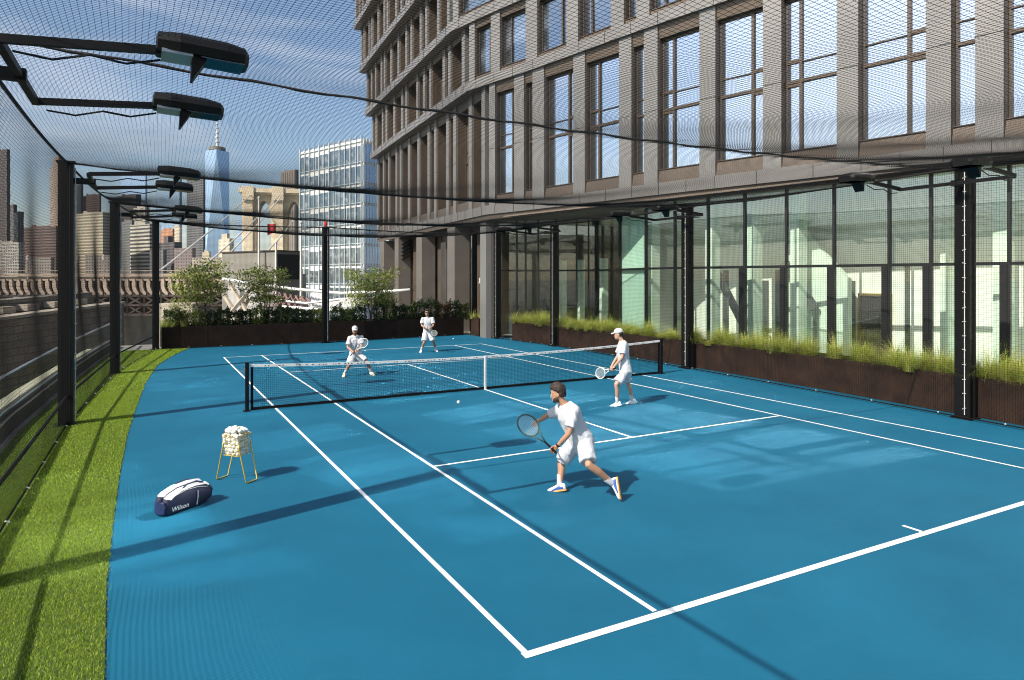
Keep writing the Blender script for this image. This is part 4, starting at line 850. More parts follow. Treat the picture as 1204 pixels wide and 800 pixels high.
sky('white horizontally banded office block behind the third turf post', 153, 176, 179, 950, 266, (.62, .57, .46), (.10, .10, .10), 200, 5.2, .0, .5)
sky('white stepped crown tower above the banded office block', 157, 171, 176, 1100, 246, (.50, .46, .38), (.08, .08, .08), 5, 30, .5, .2)
sky('dark jagged old building right of the third turf post', 187, 205, 214, 900, 287, (.10, .09, .085), k1, cap=(.2, .5, 10))
sky('orange brick tower top right of the third turf post', 189, 203, 205, 980, 272, (.42, .21, .12), (.16, .09, .06), 4, 5, .6, .6)
sky('cream narrow tower between brick top and blue tower', 203, 211, 214, 1020, 268, (.50, .44, .34), (.16, .13, .1), 4, 5, .6, .6)
sky('hazy blue grey glass tower left of the dark slab', 183, 211, 214, 1500, 214, (.20, .28, .36), (.14, .22, .31), 5, 5, .4, .4, rough=.25)
sky('dark grey slab tower just left of the tallest spire tower', 219.5, 239, 241.5, 1100, 212, (.135, .135, .135), (.05, .055, .06), 3.5, 4, .4, .5, cap=(.05, .95, 2))
sky('faint blue tower right of the tallest spire tower', 277, 287, 289.5, 1700, 254, (.26, .34, .44), (.18, .26, .36), 6, 6, .4, .4)
sky('striped brown tower rising behind the bridge tower top', 330, 347, 351, 1300, 204, (.28, .23, .18), (.07, .065, .06), 7, 40, .55, .0)
sky('ornate cream old building with domed top below the spire tower', 257, 270, 275, 850, 283, (.52, .44, .33), (.22, .18, .14), 4, 5, .6, .6, cap=(.2, .7, 8))
sky('tan narrow block at the foot of the dark grey slab', 238, 246, 248, 950, 298, (.50, .42, .3), (.15, .12, .1), 4, 5, .5, .5)
for i, (x0, x1, y, d, c, lab) in enumerate(((100, 136, 300, 870, (.20, .17, .14), 'low grey brown row under the tan striped block'), (176, 192, 294, 860, (.13, .12, .12), 'low dark row behind the third turf post'), (205, 226, 292, 850, (.17, .13, .12), 'low mauve brown row below the blue grey tower'), (226, 262, 303, 840, (.30, .25, .19), 'low tan row under the spire tower'), (262, 300, 296, 845, (.36, .29, .22), 'low tan row left of the bridge tower'), (30, 60, 303, 860, (.24, .2, .17), 'low brown row at the left behind the bridge lamp'))):
    block('city_row', lab, 'building', x0, x1, x1+4, d, y, [gridmat('row_%d' % i, c, (.06, .055, .05), 4, 4, .55, .55)], group='low buildings along the far shore', dd=.99)
# tallest tower: square base twisting to a rotated square top, ring and spire
d = 2200; pm = d/FPX; cx = at(255.5, 327, d); hw = 14.8*pm; zt_ = 3.04+(327-178)*pm; th = YAW*-1+.35
def sq(h, r, z): return [np.array([cx[0]+h*math.cos(th+r+math.pi/2*k+math.pi/4)*1.414, cx[1]+h*math.sin(th+r+math.pi/2*k+math.pi/4)*1.414, z]) for k in range(4)]
wt = empty('spire_tower', (cx[0], cx[1], -14), 'tallest pale blue faceted glass tower with ring and spire', 'tower', G)
Bq, Tq = sq(hw*.86, 0, 40), sq(hw*.62, math.pi/4, zt_); b = MB()
for k in range(4):
    k2 = (k+1) % 4; b.face([Bq[k], Bq[k2], Tq[k]]); b.face([Tq[k], Bq[k2], Tq[k2]])
b.face(Tq)
wtc = mat('spire_tower_glass', (.42, .57, .72), .22, .5, .05, .002)
ch(b.build('glass_shaft', wtc), wt)
b = MB(); q0 = sq(hw*.86, 0, -14); b.loft([q0, sq(hw*.86, 0, 39.5)]); ch(b.build('base_block', wtc), wt)
b = MB(); b.tube([(cx[0], cx[1], zt_+1), (cx[0], cx[1], zt_+3), (cx[0], cx[1], zt_+12), (cx[0], cx[1], zt_+14)], [hw*.5, hw*.62, hw*.62, hw*.5], 20); ch(b.build('roof_ring', M['grey']), wt)
b = MB(); zs = zt_+14; he = 3.04+(327-137)*pm-zs; b.tube([(cx[0], cx[1], zs+he*f) for f in (0, .25, .26, .5, .51, .75, .76, 1)], [4.5, 3.8, 3.2, 2.8, 2.4, 2.0, 1.5, .6], 8)
for f in (.15, .3, .45, .6, .75): b.tube([(cx[0], cx[1], zs+he*f), (cx[0], cx[1], zs+he*f+4)], [7-6*f*.6, 7-6*f*.6], 10)
ch(b.build('spire', M['white']), wt)
# ------------------------------------------------------------------ players, rackets, balls, hopper, bag
def nrm(v): v = np.array(v, float); return v/(np.linalg.norm(v)+1e-12)
def solid(mb, name, mats, parent, voxel, smooth=4, wrinkle=0, wscale=9., seed=0, fac=.5):
    """fuse overlapping closed shells into one continuous skin"""
    tmp = mb.build('tmp', M['cloth']); r = tmp.modifiers.new('r', 'REMESH'); r.mode = 'VOXEL'; r.voxel_size = voxel; r.use_smooth_shade = True
    s = tmp.modifiers.new('s', 'SMOOTH'); s.factor = fac; s.iterations = smooth
    me = bpy.data.meshes.new_from_object(tmp.evaluated_get(bpy.context.evaluated_depsgraph_get())); bpy.data.objects.remove(tmp)
    me.name = name; me.materials.clear()
    for m in (mats if isinstance(mats, (list, tuple)) else [mats]): me.materials.append(m)
    if wrinkle:
        n = len(me.vertices); co = np.zeros(n*3); no = np.zeros(n*3); me.vertices.foreach_get('co', co); me.vertices.foreach_get('normal', no); co = co.reshape(-1, 3); no = no.reshape(-1, 3)
        o = Vector((seed*3.1, seed*1.7, 0)); w = np.array([noise.noise(Vector((c[0]*wscale, c[1]*wscale, c[2]*wscale*.45))+o)+.6*(1-abs(noise.noise(Vector((c[0]*wscale*1.8, c[1]*wscale*1.8, c[2]*wscale*.8))-o)*2)) for c in co]); me.vertices.foreach_set('co', (co+no*(w*wrinkle)[:, None]).ravel())
    me.polygons.foreach_set('use_smooth', [True]*len(me.polygons)); me.update()
    o = bpy.data.objects.new(name, me); link(o)
    if parent is not None: ch(o, parent)
    return o
def ring(c, X, Y, rx, ry, n=16, e=1.0): return [np.array(c)+X*rx*np.sign(math.cos(a))*abs(math.cos(a))**e+Y*ry*np.sign(math.sin(a))*abs(math.sin(a))**e for a in np.linspace(0, 2*math.pi, n, endpoint=False)]
def chain(mb, pts, rad, n=10, sub=3):
    P = []; R = []
    for i in range(len(pts)-1):
        for j in range(sub): f = j/sub; P.append(np.array(pts[i])*(1-f)+np.array(pts[i+1])*f); R.append(rad[i]*(1-f)+rad[i+1]*f)
    P.append(np.array(pts[-1])); R.append(rad[-1]); mb.tube(P, R, n)
    for p, r in ((P[0], R[0]), (P[-1], R[-1])): mb.ball(p, r*.99, 10, 8)
SKIN = {k: mat('skin_'+k, c, .5, 0, .06, 14, .05, 120) for k, c in dict(a=(.40, .21, .125), b=(.47, .27, .18), c=(.36, .20, .13)).items()}
for k in SKIN: SKIN[k].node_tree.nodes['Principled BSDF'].inputs['Subsurface Weight'].default_value = .06
HAIR = mat('brown_hair', (.028, .014, .007), .55, 0, .5, 60, .5, 120); BEARD = mat('dark_beard', (.035, .02, .012), .7, 0, .4, 90, .4, 200); HAIR2 = mat('dark_hair', (.03, .016, .01), .6, 0, .4, 60, .5, 120)
EYE = mat('eye_white', (.7, .68, .65), .25, 0, 0); IRIS = mat('iris', (.04, .03, .02), .2, 0, 0); LIPS = mat('lips', (.36, .15, .12), .5, 0, 0); SHADE = mat('sunglass_lens', (.006, .006, .008), .12, 0, 0)
SHO = {k: mat('shoe_'+k, c, .55, 0, .1, 20, .1, 80) for k, c in dict(white=(.76, .77, .78), blue=(.03, .09, .36), orange=(.75, .30, .05), cream=(.72, .66, .48)).items()}
def hand(mb, w, fwd, nor, across, curl=1.0, s=1.0, thumb=1):
    """palm with four unequal curling fingers and a thumb"""
    fwd, nor, across = nrm(fwd), nrm(nor), nrm(across)
    mb.loft([ring(w+fwd*t*s, across, nor, a*s, b*s, 12, .8) for t, a, b in ((-.015, .024, .018), (.02, .030, .016), (.055, .040, .015), (.085, .041, .013), (.092, .034, .010))])
    tips = []
    for i, (o, l) in enumerate(((-.031, .068), (-.0105, .078), (.0105, .073), (.031, .058))):
        p = w+fwd*.086*s+across*o*s; P = [w+fwd*.06*s+across*o*.9*s, p]; an = 0
        for sl, da in ((.45, .75), (.32, .95), (.27, .75)): an += da*curl; p = p+(fwd*math.cos(an)+nor*math.sin(an))*l*sl*s*1.15; P.append(p)
        mb.tube(P, [.0095*s, .0098*s, .009*s, .0082*s, .0068*s], 7); mb.ball(P[-1], .0068*s, 7, 6); tips.append(P)
    a = across*(-thumb); b0 = w+fwd*.028*s+a*.022*s+nor*.004*s; P = [b0, b0+(fwd*.55+a*.65+nor*.35*curl)*.034*s, b0+(fwd*.9+a*.55+nor*.95*curl)*.052*s, b0+(fwd*1.15+a*.15+nor*1.35*curl)*.058*s]
    mb.tube(P, [.015*s, .0125*s, .0108*s, .008*s], 7); mb.ball(P[-1], .008*s, 7, 6)
def person(name, label, J, look, skin, hair=None, cap=False, beard=False, glasses=False, sox=True, shoes=('white', 'white'), hands=None, sc=1.0, seed=1, watch=False, tilt=0, panel=False):
    """J: joint positions in metres; look: direction of the face; hands: per side (fwd, normal, across, curl)"""
    root = empty('person', tuple((J['aL']+J['aR'])/2*np.array([1, 1, 0])), label, 'person', 'doubles players in white on the court')
    pv, nk = J['pelvis'], J['neck']; up = nrm(nk-pv); hx = nrm(J['hR']-J['hL']); sx = nrm(J['sR']-J['sL'])
    def axes(f): X = nrm(hx*(1-f)+sx*f); X = nrm(X-up*(X@up)); return X, nrm(np.cross(up, X))
    L = np.linalg.norm(nk-pv); body = MB()
    def torso(mb, prof):
        R = []
        for f, rx, ry, fw in prof: X, Y = axes(min(1, max(0, f))); R.append(ring(pv+(nk-pv)*f+Y*fw*sc, X, Y, rx*sc, ry*sc, 20, .85))
        mb.loft(R)
    torso(body, [(-.22, .09, .08, 0), (-.12, .150, .112, -.005), (.0, .168, .118, -.012), (.16, .155, .108, 0), (.32, .135, .098, .008), (.5, .148, .108, .008), (.7, .168, .118, .008), (.84, .165, .105, 0), (.95, .115, .08, -.005), (1.0, .065, .065, 0)])
    for s in 'LR':
        sh, el, wr = J['s'+s], J['e'+s], J['w'+s]; chain(body, [(sh*.75+(nk-up*.05)*.25), sh, sh*.6+el*.4, el, el*.7+wr*.3, wr], [.06*sc, .056*sc, .050*sc, .039*sc, .041*sc, .027*sc], 10, 2)
        hp, kn, an = J['h'+s], J['k'+s], J['a'+s]; bk = nrm(np.cross(nrm(kn-hp), axes(0)[0])); 
        chain(body, [hp, hp*.55+kn*.45, kn, kn*.68+an*.32-nrm(look*np.array([1, 1, 0]))*.015, an], [.088*sc, .075*sc, .054*sc, .055*sc, .035*sc], 12, 3)
        to = J['t'+s]; fd = nrm(to-an); body.tube([an, an*.98+to*.02+np.array([0, 0, -.03])], [.036*sc, .032*sc], 10)
        fw_, no_, ac_, cu = hands[s]; hand(body, wr, fw_, no_, ac_, cu, sc, 1 if s == 'L' else -1)
    hd = J['head']; f = nrm(look); hr = nrm(np.cross(f, [0, 0, 1])); hu = np.cross(hr, f)
    if tilt: hu = nrm(hu+hr*tilt); hr = np.cross(f, hu)
    body.tube([nk-up*.03, nk*.5+(hd-hu*.09-f*.01)*.5, hd-hu*.07-f*.012], [.064*sc, .055*sc, .056*sc], 12)
    hs = 1.04*sc
    def hp_(a, b_, c_): return hd+(hr*a+f*b_+hu*c_)*hs
    body.loft([ring(hp_(0, y, z), hr, f, rx*hs, ry*hs, 18, .92) for z, y, rx, ry in ((-.118, .050, .022, .020), (-.108, .042, .042, .040), (-.085, .028, .058, .064), (-.05, .012, .066, .083), (-.01, .004, .073, .092), (.03, 0, .077, .097), (.07, -.005, .074, .093), (.1, -.008, .058, .072), (.122, -.008, .03, .038), (.13, -.008, .008, .01))])
    body.loft([ring(hp_(0, y, z), hr, f, rx*hs, ry*hs, 8) for z, y, rx, ry in ((-.046, .094, .015, .012), (-.035, .104, .016, .016), (-.015, .098, .009, .012), (.015, .090, .007, .008))])
    for s in (-1, 1):
        body.ball(hp_(s*.076, -.008, -.012), (.009*hs, .018*hs, .030*hs), 8, 6, (hr, f, hu)); body.ball(hp_(s*.03, .078, .028), (.026*hs, .014*hs, .010*hs), 8, 6, (hr, f, hu))
    body.ball(hp_(0, .086, -.072), (.024*hs, .012*hs, .009*hs), 8, 6, (hr, f, hu)); body.ball(hp_(0, .076, -.105), (.022*hs, .016*hs, .013*hs), 8, 6, (hr, f, hu))
    bo = solid(body, 'body', SKIN[skin], root, .0085*sc, 3)
    # face details
    for s in (-1, 1):
        if not glasses:
            b = MB(); b.ball(hp_(s*.031, .083, .006), .0115*hs, 8, 6); e = ch(b.build('eye', EYE, smooth=True), root); b = MB(); b.ball(hp_(s*.031, .0915, .006), .0055*hs, 6, 5); b.build('iris', IRIS, e, True); e.children[0].matrix_parent_inverse = e.matrix_world.inverted() if False else Matrix.Translation(-Vector(root.location)) if False else Matrix.Identity(4)
        b = MB(); b.tube([hp_(s*.014, .099, .029), hp_(s*.034, .097, .035), hp_(s*.054, .083, .029)], [.004, .0055, .003], 6); ch(b.build('eyebrow', HAIR2, smooth=True), root)
    b = MB(); b.tube([hp_(-.024, .088, -.070), hp_(0, .099, -.070), hp_(.024, .088, -.070)], [.003, .0065, .003], 6); ch(b.build('mouth', LIPS, smooth=True), root)
    if glasses:
        b = MB()
        for s in (-1, 1): b.ball(hp_(s*.034, .092, .008), (.030*hs, .009*hs, .021*hs), 10, 8, (hr, f, hu)); b.tube([hp_(s*.062, .082, .014), hp_(s*.08, .0, .012)], .003, 5)
        b.tube([hp_(-.01, .103, .014), hp_(.01, .103, .014)], .004, 5); ch(b.build('sunglasses', SHADE), root)
    if beard:
        b = MB()
        for z, y, rx, ry in ((-.115, .048, .034, .036),): pass
        R = []
        for a in np.linspace(-1.75, 1.75, 15):
            q = abs(a)/1.75; x = math.sin(a)*.068; y = .012+math.cos(a)*.078
            R.append([hp_(x*.97, y*.97, -.03+.0*q), hp_(x*1.08, y*1.05, -.05-.035*(1-q)), hp_(x*.98, y*.98+.0, -.085-.028*(1-q)), hp_(x*.72, y*.80, -.10-.02*(1-q))])
        R = [[r[0]-hu*(.048*(1-min(1, abs(a)/.9))) if False else r[0]-hu*.052*max(0, 1-abs(a)/1.0), *r[1:]] for r, a in zip(R, np.linspace(-1.75, 1.75, 15))]
        b.loft(R); ch(b.build('beard', BEARD, smooth=True), root)
    b = MB()
    if cap:
        if hair: 
            h = MB(); h.loft([ring(hp_(0, -.022, z), hr, f, rx*hs, ry*hs, 16) for z, rx, ry in ((-.06, .052, .06), (-.02, .075, .083), (.03, .08, .088), (.06, .07, .08))]); solid(h, 'hair', hair, root, .009, 2, .004, 60)
        R = [ring(hp_(0, -.004, z), hr, f, rx*hs, ry*hs, 20) for z, rx, ry in ((.03, .083, .105), (.045, .086, .108), (.08, .083, .103), (.11, .068, .083), (.13, .042, .052), (.14, .012, .014))]; b.loft(R); b.ball(hp_(0, -.004, .142), .008, 6, 5)
        cp = ch(b.build('cap', M['cloth'], smooth=True), root)
        b = MB(); b.loft([[hp_(math.sin(a)*.074*k, .055+math.cos(a)*.055+g, .043-dz*(1+.9*abs(math.sin(a))**2)+zz) for a, zz in [(q, 0) for q in np.linspace(-1.45, 1.45, 11)]+[(q, .007) for q in np.linspace(1.45, -1.45, 11)]] for g, k, dz in ((-.02, 1.0, 0), (.035, .98, .006), (.062, .80, .014))]); b.build('brim', M['cloth'], cp)
    elif hair:
        h = MB(); h.loft([ring(hp_(0, y, z), hr, f, rx*hs, ry*hs, 18) for z, y, rx, ry in ((-.05, -.055, .050, .04), (-.02, -.038, .072, .062), (.02, -.026, .080, .080), (.06, -.012, .085, .098), (.1, -.004, .078, .096), (.13, 0, .058, .076), (.15, .006, .03, .045))])
        for k in range(26): a = rng.uniform(0, 2*math.pi); r = rng.uniform(.2, .9); h.ball(hp_(math.cos(a)*.065*r, .01+math.sin(a)*.08*r, .128+.022*(1-r*r)-.04*r*r), (.022, .024, .018), 7, 6)
        for k in range(6): h.ball(hp_(-.05+.02*k, .078, .102+.006*(k % 2)), (.018, .022, .018), 7, 6)
        solid(h, 'hair', hair, root, .008, 2, .006, 45)
    # clothing
    b = MB(); torso(b, [(-.13, .188, .138, -.005), (-.05, .192, .142, -.008), (.1, .183, .136, -.002), (.3, .172, .130, .006), (.5, .176, .132, .008), (.7, .190, .138, .008), (.84, .176, .122, 0), (.93, .130, .096, -.004), (1.0, .088, .084, 0), (1.03, .070, .070, 0)])
    for s in 'LR':
        sh, el = J['s'+s], J['e'+s]; m = sh*.30+el*.70; b.tube([nk*.45+sh*.55-up*.04, sh, sh*.6+el*.4, m], [.080*sc, .071*sc, .075*sc, .080*sc], 14); b.ball(sh, .070*sc)
    solid(b, 'shirt', M['cloth'], root, .010*sc, 2, .017, 7, seed)
    b = MB(); torso(b, [(-.30, .125, .115, 0), (-.18, .180, .135, -.008), (-.04, .180, .134, -.01), (.08, .170, .124, -.004), (.12, .155, .115, 0)])
    for s in 'LR':
        hp, kn = J['h'+s], J['k'+s]; b.tube([hp-(kn-hp)*.1, hp*.6+kn*.4, hp*.16+kn*.84], [.112*sc, .113*sc, .112*sc], 16)
    solid(b, 'shorts', M['cloth'], root, .010*sc, 2, .016, 6, seed+5)
    for s in 'LR':
        kn, an, to = J['k'+s], J['a'+s], J['t'+s]
        if sox: b = MB(); d = nrm(kn-an); b.tube([an-d*.02, an+d*.03, an+d*.14, an+d*.15], [.043*sc, .040*sc, .048*sc, .044*sc], 12); ch(b.build('sock', M['cloth'], smooth=True), root)
        fd = nrm(to-an); dn = J.get('sole'+s, np.array([0, 0, -1.])); dn = nrm(dn-fd*(dn@fd)); X = np.cross(fd, dn); c = an-dn*.0
        fl = fd
        b = MB(); b.loft([ring(c+fl*t+dn*zc, X, dn, a, h_, 14, .8) for t, a, h_, zc in ((-.085, .018, .02, .035), (-.075, .034, .042, .024), (-.03, .040, .050, .018), (.03, .042, .046, .024), (.09, .048, .034, .038), (.15, .049, .026, .046), (.19, .036, .019, .052), (.208, .014, .009, .056))])
        so = ch(b.build('shoe', SHO[shoes[0]], smooth=True), root)
        b = MB(); b.loft([ring(c+fl*t+dn*.070, X, dn, a, .012, 14, .7) for t, a in ((-.092, .012), (-.082, .032), (-.03, .040), (.03, .041), (.1, .049), (.155, .050), (.2, .033), (.214, .012))]); b.build('sole', SHO[shoes[1]], so); so.children[0].matrix_parent_inverse = Matrix.Identity(4)
        if panel: b = MB(); b.loft([ring(c+fl*t+dn*zc, X, dn, a+.0035, h_*.8, 14, .8) for t, a, h_, zc in ((-.062, .036, .034, .030), (-.02, .041, .040, .026), (.03, .042, .040, .028), (.09, .048, .026, .042), (.12, .0485, .018, .048))]); b.build('side_panel', SHO['blue'], so)
        b = MB()
        for k in range(4): t = .015+.03*k; b.tube([c+fl*t+X*.026*sg+dn*(-.016+.0075*k+.012*(sg != 0)) for sg in (-1, 0, 1)], .0045, 5)
        b.build('laces', SHO[shoes[1]] if shoes[1] != 'white' else M['steel'], so)
    if watch:
        b = MB(); d = nrm(J['wL']-J['eL']); b.tube([J['wL']-d*.03, J['wL']-d*.005], .033, 12); ch(b.build('wristband', M['black']), root)
    return root
def racket(label, grip, tip, normal, frame, group='tennis rackets held by the players', strings='white'):
    """grip: centre of the handle under the hand; the head points towards tip"""
    g = np.array(grip, float); d = nrm(np.array(tip)-g); n = np.array(normal, float); n = nrm(n-d*(n@d)); a = np.cross(d, n); r = empty('tennis_racket', tuple(g), label, 'racket', group)
    c = g+d*.43; b = MB(); P = [c+d*.165*math.cos(t)+a*.128*math.sin(t) for t in np.linspace(0, 2*math.pi, 33)]; b.tube(P, .0125, 8, False)
    for s in (-1, 1): b.tube([g+d*.11+a*s*.008, g+d*.2+a*s*.03, g+d*.292+a*s*.075], [.011, .011, .012], 7)
    ch(b.build('frame', frame, smooth=True), r)
    b = MB(); b.tube([g-d*.12, g-d*.115, g+d*.08, g+d*.12], [.019, .0165, .0155, .014], 8); ch(b.build('grip', M['black']), r)
    A, B = [], []
    for k in np.linspace(-.11, .11, 14): h = .16*math.sqrt(1-(k/.126)**2); A.append(c+a*k-d*h); B.append(c+a*k+d*h)
    for k in np.linspace(-.148, .148, 18): h = .124*math.sqrt(1-(k/.163)**2); A.append(c+d*k-a*h); B.append(c+d*k+a*h)
    ch(twine('strings', A, B, .0013, M[strings]), r); return r
def hnd(el, wr, rdir, side, curl=1.0):
    """hand frame gripping along rdir"""
    ac = nrm(rdir); fw = nrm(wr-el); fw = nrm(fw-ac*(fw@ac)*.85); ac = nrm(ac-fw*(ac@fw)); no = nrm(np.cross(fw, ac))*(1 if side == 'R' else -1); return (fw, no, ac*(-1 if side == 'R' else 1)*-1, curl)
J_ = lambda **k: {a: (at(*v) if len(v) == 3 else None) for a, v in k.items()}

# --- near player lunging for a low ball
J = J_(pelvis=(683, 517, 9.35), neck=(665, 476, 9.32), head=(656.5, 463, 9.33), sL=(676.5, 483.5, 9.17), sR=(658, 482.5, 9.47), eL=(669, 510, 9.12), wL=(655.5, 524.5, 9.22), eR=(644, 488.5, 9.66), wR=(632.5, 495.5, 9.74), hL=(688, 522, 9.25), hR=(677, 521, 9.42), kR=(659.5, 543, 9.62), aR=(658, 572.5, 9.52), kL=(692.5, 547, 9.02), aL=(721, 569.5, 9.14), tR=(641, 576.5, 9.62), tL=(724, 589, 9.08))
J['aR'][2] = .085; J['tR'][2] = .03; J['tL'][2] = max(.02, J['tL'][2]); J['soleL'] = nrm(RT*1.0+FW*-.3)
head_c = at(618, 497.5, 9.32); gL = J['wL']+nrm(J['wL']-J['eL'])*.085; rd = nrm(head_c-gL)
hl = hnd(J['eL'], J['wL'], rd, 'L'); gL = J['wL']+hl[0]*.075+hl[1]*.03
hr_ = hnd(J['eR'], J['wR'], rd, 'R', .55)
person('person', 'player nearest the viewpoint, lunging low in white with brown hair and blue orange shoes', J, -RT*.95+FW*.28+UP*-.18, 'a', hair=HAIR, beard=True, shoes=('white', 'orange'), panel=True, hands=dict(L=hl, R=hr_), seed=2, watch=True)
FRW = mat('racket_frame_white', (.62, .64, .62), .3, 0, .1); FRD = mat('racket_frame_green', (.05, .09, .08), .3, 0, .1)
racket('dark framed racket swung low by the nearest lunging player', gL+rd*.055, head_c, -FW*.55-RT*.35+UP*.45, FRD)

# --- player at the net in profile
J = J_(pelvis=(735, 433.5, 15.95), neck=(731.5, 401.5, 15.95), head=(727.3, 393, 15.95), sL=(733.5, 405.5, 15.78), sR=(731, 404.5, 16.13), eL=(731.5, 420.5, 15.72), wL=(721.8, 431.5, 15.78), eR=(726, 419.5, 16.2), wR=(720, 429, 16.05), hL=(735.5, 437, 15.86), hR=(734.5, 437, 16.04), kL=(724.6, 452, 15.72), aL=(725.8, 475, 15.84), kR=(738.2, 450.5, 16.05), aR=(743.2, 472.5, 16.14), tL=(716, 479, 15.9), tR=(735.5, 476.5, 16.18))
for s in 'LR': J['a'+s][2] = .085; J['t'+s][2] = .03
head_c = at(710.8, 437.4, 15.95); gL = J['wL']+nrm(J['wL']-J['eL'])*.08; rd = nrm(head_c-gL); hl = hnd(J['eL'], J['wL'], rd, 'L'); gL = J['wL']+hl[0]*.075+hl[1]*.03; hr_ = hnd(J['eR'], J['wR'], rd, 'R')
person('person', 'player standing at the net on the near side in white cap, seen in profile', J, -RT*.95+FW*.25+UP*-.12, 'b', hair=HAIR, cap=True, hands=dict(L=hl, R=hr_), seed=4)
racket('pale racket held low by the near side player in the cap', gL, gL+(head_c-gL), -FW*.9+UP*.25, FRW)

# --- far left player, wide stance in cap
J = J_(pelvis=(418, 417.5, 20.95), neck=(417.6, 395, 20.8), head=(417.2, 388.6, 20.72), sR=(411.2, 398, 20.75), sL=(424.4, 397.5, 20.85), eR=(408.8, 408.5, 20.65), wR=(415, 413.8, 20.45), eL=(425, 408.5, 20.6), wL=(419.5, 412, 20.42), hR=(414.5, 419, 20.9), hL=(421.5, 419, 20.95), kR=(410.5, 429.5, 20.65), kL=(431, 426, 20.85), aR=(405, 441, 20.68), aL=(437, 438.6, 21.0), tR=(403, 443, 20.45), tL=(441, 440, 20.85))
for s in 'LR': J['a'+s][2] = .085; J['t'+s][2] = .03
head_c = at(430, 401, 20.35); gR = J['wR']+nrm(J['wR']-J['eR'])*.08; rd = nrm(head_c-gR); hr_ = hnd(J['eR'], J['wR'], rd, 'R'); gR = J['wR']+hr_[0]*.075+hr_[1]*.03; hl = hnd(J['eL'], J['wL'], rd, 'L')
person('person', 'far side player in white cap crouching wide with racket raised across the chest', J, -FW*.95+RT*.18+UP*-.1, 'c', hair=HAIR2, cap=True, beard=True, shoes=('cream', 'white'), hands=dict(L=hl, R=hr_), seed=6)
racket('white racket raised in front of the crouching far player in the cap', gR, head_c, -FW*.9+RT*.2, FRW)

# --- far right player by the back planter
J = J_(pelvis=(503, 391, 27.55), neck=(502.6, 373.4, 27.5), head=(502, 368, 27.45), sR=(497, 375.5, 27.5), sL=(508.6, 375.2, 27.5), eR=(496, 383, 27.4), wR=(501, 386.5, 27.2), eL=(509.6, 383, 27.4), wL=(505, 386.6, 27.2), hR=(500.3, 392.3, 27.5), hL=(505.7, 392.3, 27.5), kR=(498.6, 403, 27.3), kL=(509.4, 402, 27.45), aR=(495.2, 412.5, 27.45), aL=(512.6, 411, 27.75), tR=(494.2, 414, 27.25), tL=(514.6, 412, 27.6))
for s in 'LR': J['a'+s][2] = .085; J['t'+s][2] = .03
head_c = at(508.5, 391, 26.95); gR = J['wR']+nrm(J['wR']-J['eR'])*.08; rd = nrm(head_c-gR); hr_ = hnd(J['eR'], J['wR'], rd, 'R'); gR = J['wR']+hr_[0]*.075+hr_[1]*.03; hl = hnd(J['eL'], J['wL'], rd, 'L')
person('person', 'farthest player, bareheaded with sunglasses, standing before the hedge', J, -FW*.95+RT*.12, 'c', hair=HAIR2, glasses=True, hands=dict(L=hl, R=hr_), seed=8)
racket('dark racket held across the waist by the farthest player', gR, head_c, -FW*.8+UP*.4, FRD)

# --- balls, hopper
BG = 'tennis balls heaped in the yellow wire hopper'
bm_ = MB(); bm_.ball((0, 0, 0), .0335, 14, 10); bmesh_ = bm_.build('tennis_ball', M['ball'], smooth=True); bme = bmesh_.data; bpy.data.objects.remove(bmesh_)
def tball(p, label, group=None):
    o = bpy.data.objects.new('tennis_ball', bme); o.location = tuple(map(float, p)); o.rotation_euler = tuple(rng.uniform(0, 6, 3)); link(o); return tag(o, label, 'ball', group)
r = ray(539, 473); t = 10.9
tball(CAM+r*14.6*.93, 'white tennis ball in flight above the blue court near the net')
p = gz(533, 398.5, .034); tball((p[0], min(p[1], 27.2), .034), 'white tennis ball lying by the far baseline near the back planter')
hc = np.array([-1.475, 6.15, 0]); hu_ = nrm([.36, -.42, 0]); hv = nrm([.42, .36, 0])
hop = empty('ball_hopper', tuple(hc), 'yellow wire ball hopper on splayed legs, full of tennis balls', 'ball hopper')
def hpnt(u, v, z): return hc+hu_*u+hv*v+np.array([0, 0, z])
def rectp(w, d, z): return [hpnt(w, d, z), hpnt(-w, d, z), hpnt(-w, -d, z), hpnt(w, -d, z), hpnt(w, d, z)]
b = MB(); zt0, zb0 = .70, .395
for f in np.linspace(0, 1, 8): z = zb0+(zt0-zb0)*f; w = .135+.02*f; Q = rectp(w, .125+.015*f, z); [b.tube([Q[i], Q[i+1]], .005 if f in (0, 1) else .0018, 6) for i in range(4)]
for i in range(7):
    q = -1+2*i/6
    for s in (-1, 1): b.tube([hpnt(.135*q, s*.125, zb0), hpnt(.155*q, s*.14, zt0)], .0018, 5); b.tube([hpnt(s*.135, .125*q, zb0), hpnt(s*.155, .14*q, zt0)], .0018, 5)
    b.tube([hpnt(.135*q, -.125, zb0), hpnt(.135*q, .125, zb0)], .003, 5)
ch(b.build('wire_basket', M['yellow']), hop)
for s in (-1, 1):
    b = MB(); b.tube([hpnt(s*.145, -.13, .58), hpnt(s*.155, -.125, .50), hpnt(s*.275, -.115, .03), hpnt(s*.28, -.10, .012), hpnt(s*.28, .10, .012), hpnt(s*.275, .115, .03), hpnt(s*.155, .125, .50), hpnt(s*.145, .13, .58)], .0095, 8); ch(b.build('leg', M['yellow'], smooth=True), hop)
    b = MB(); b.tube([hpnt(s*.16, -.08, .70), hpnt(s*.17, 0, .73), hpnt(s*.16, .08, .70)], .006, 6); ch(b.build('handle', M['yellow'], smooth=True), hop)
acc = []
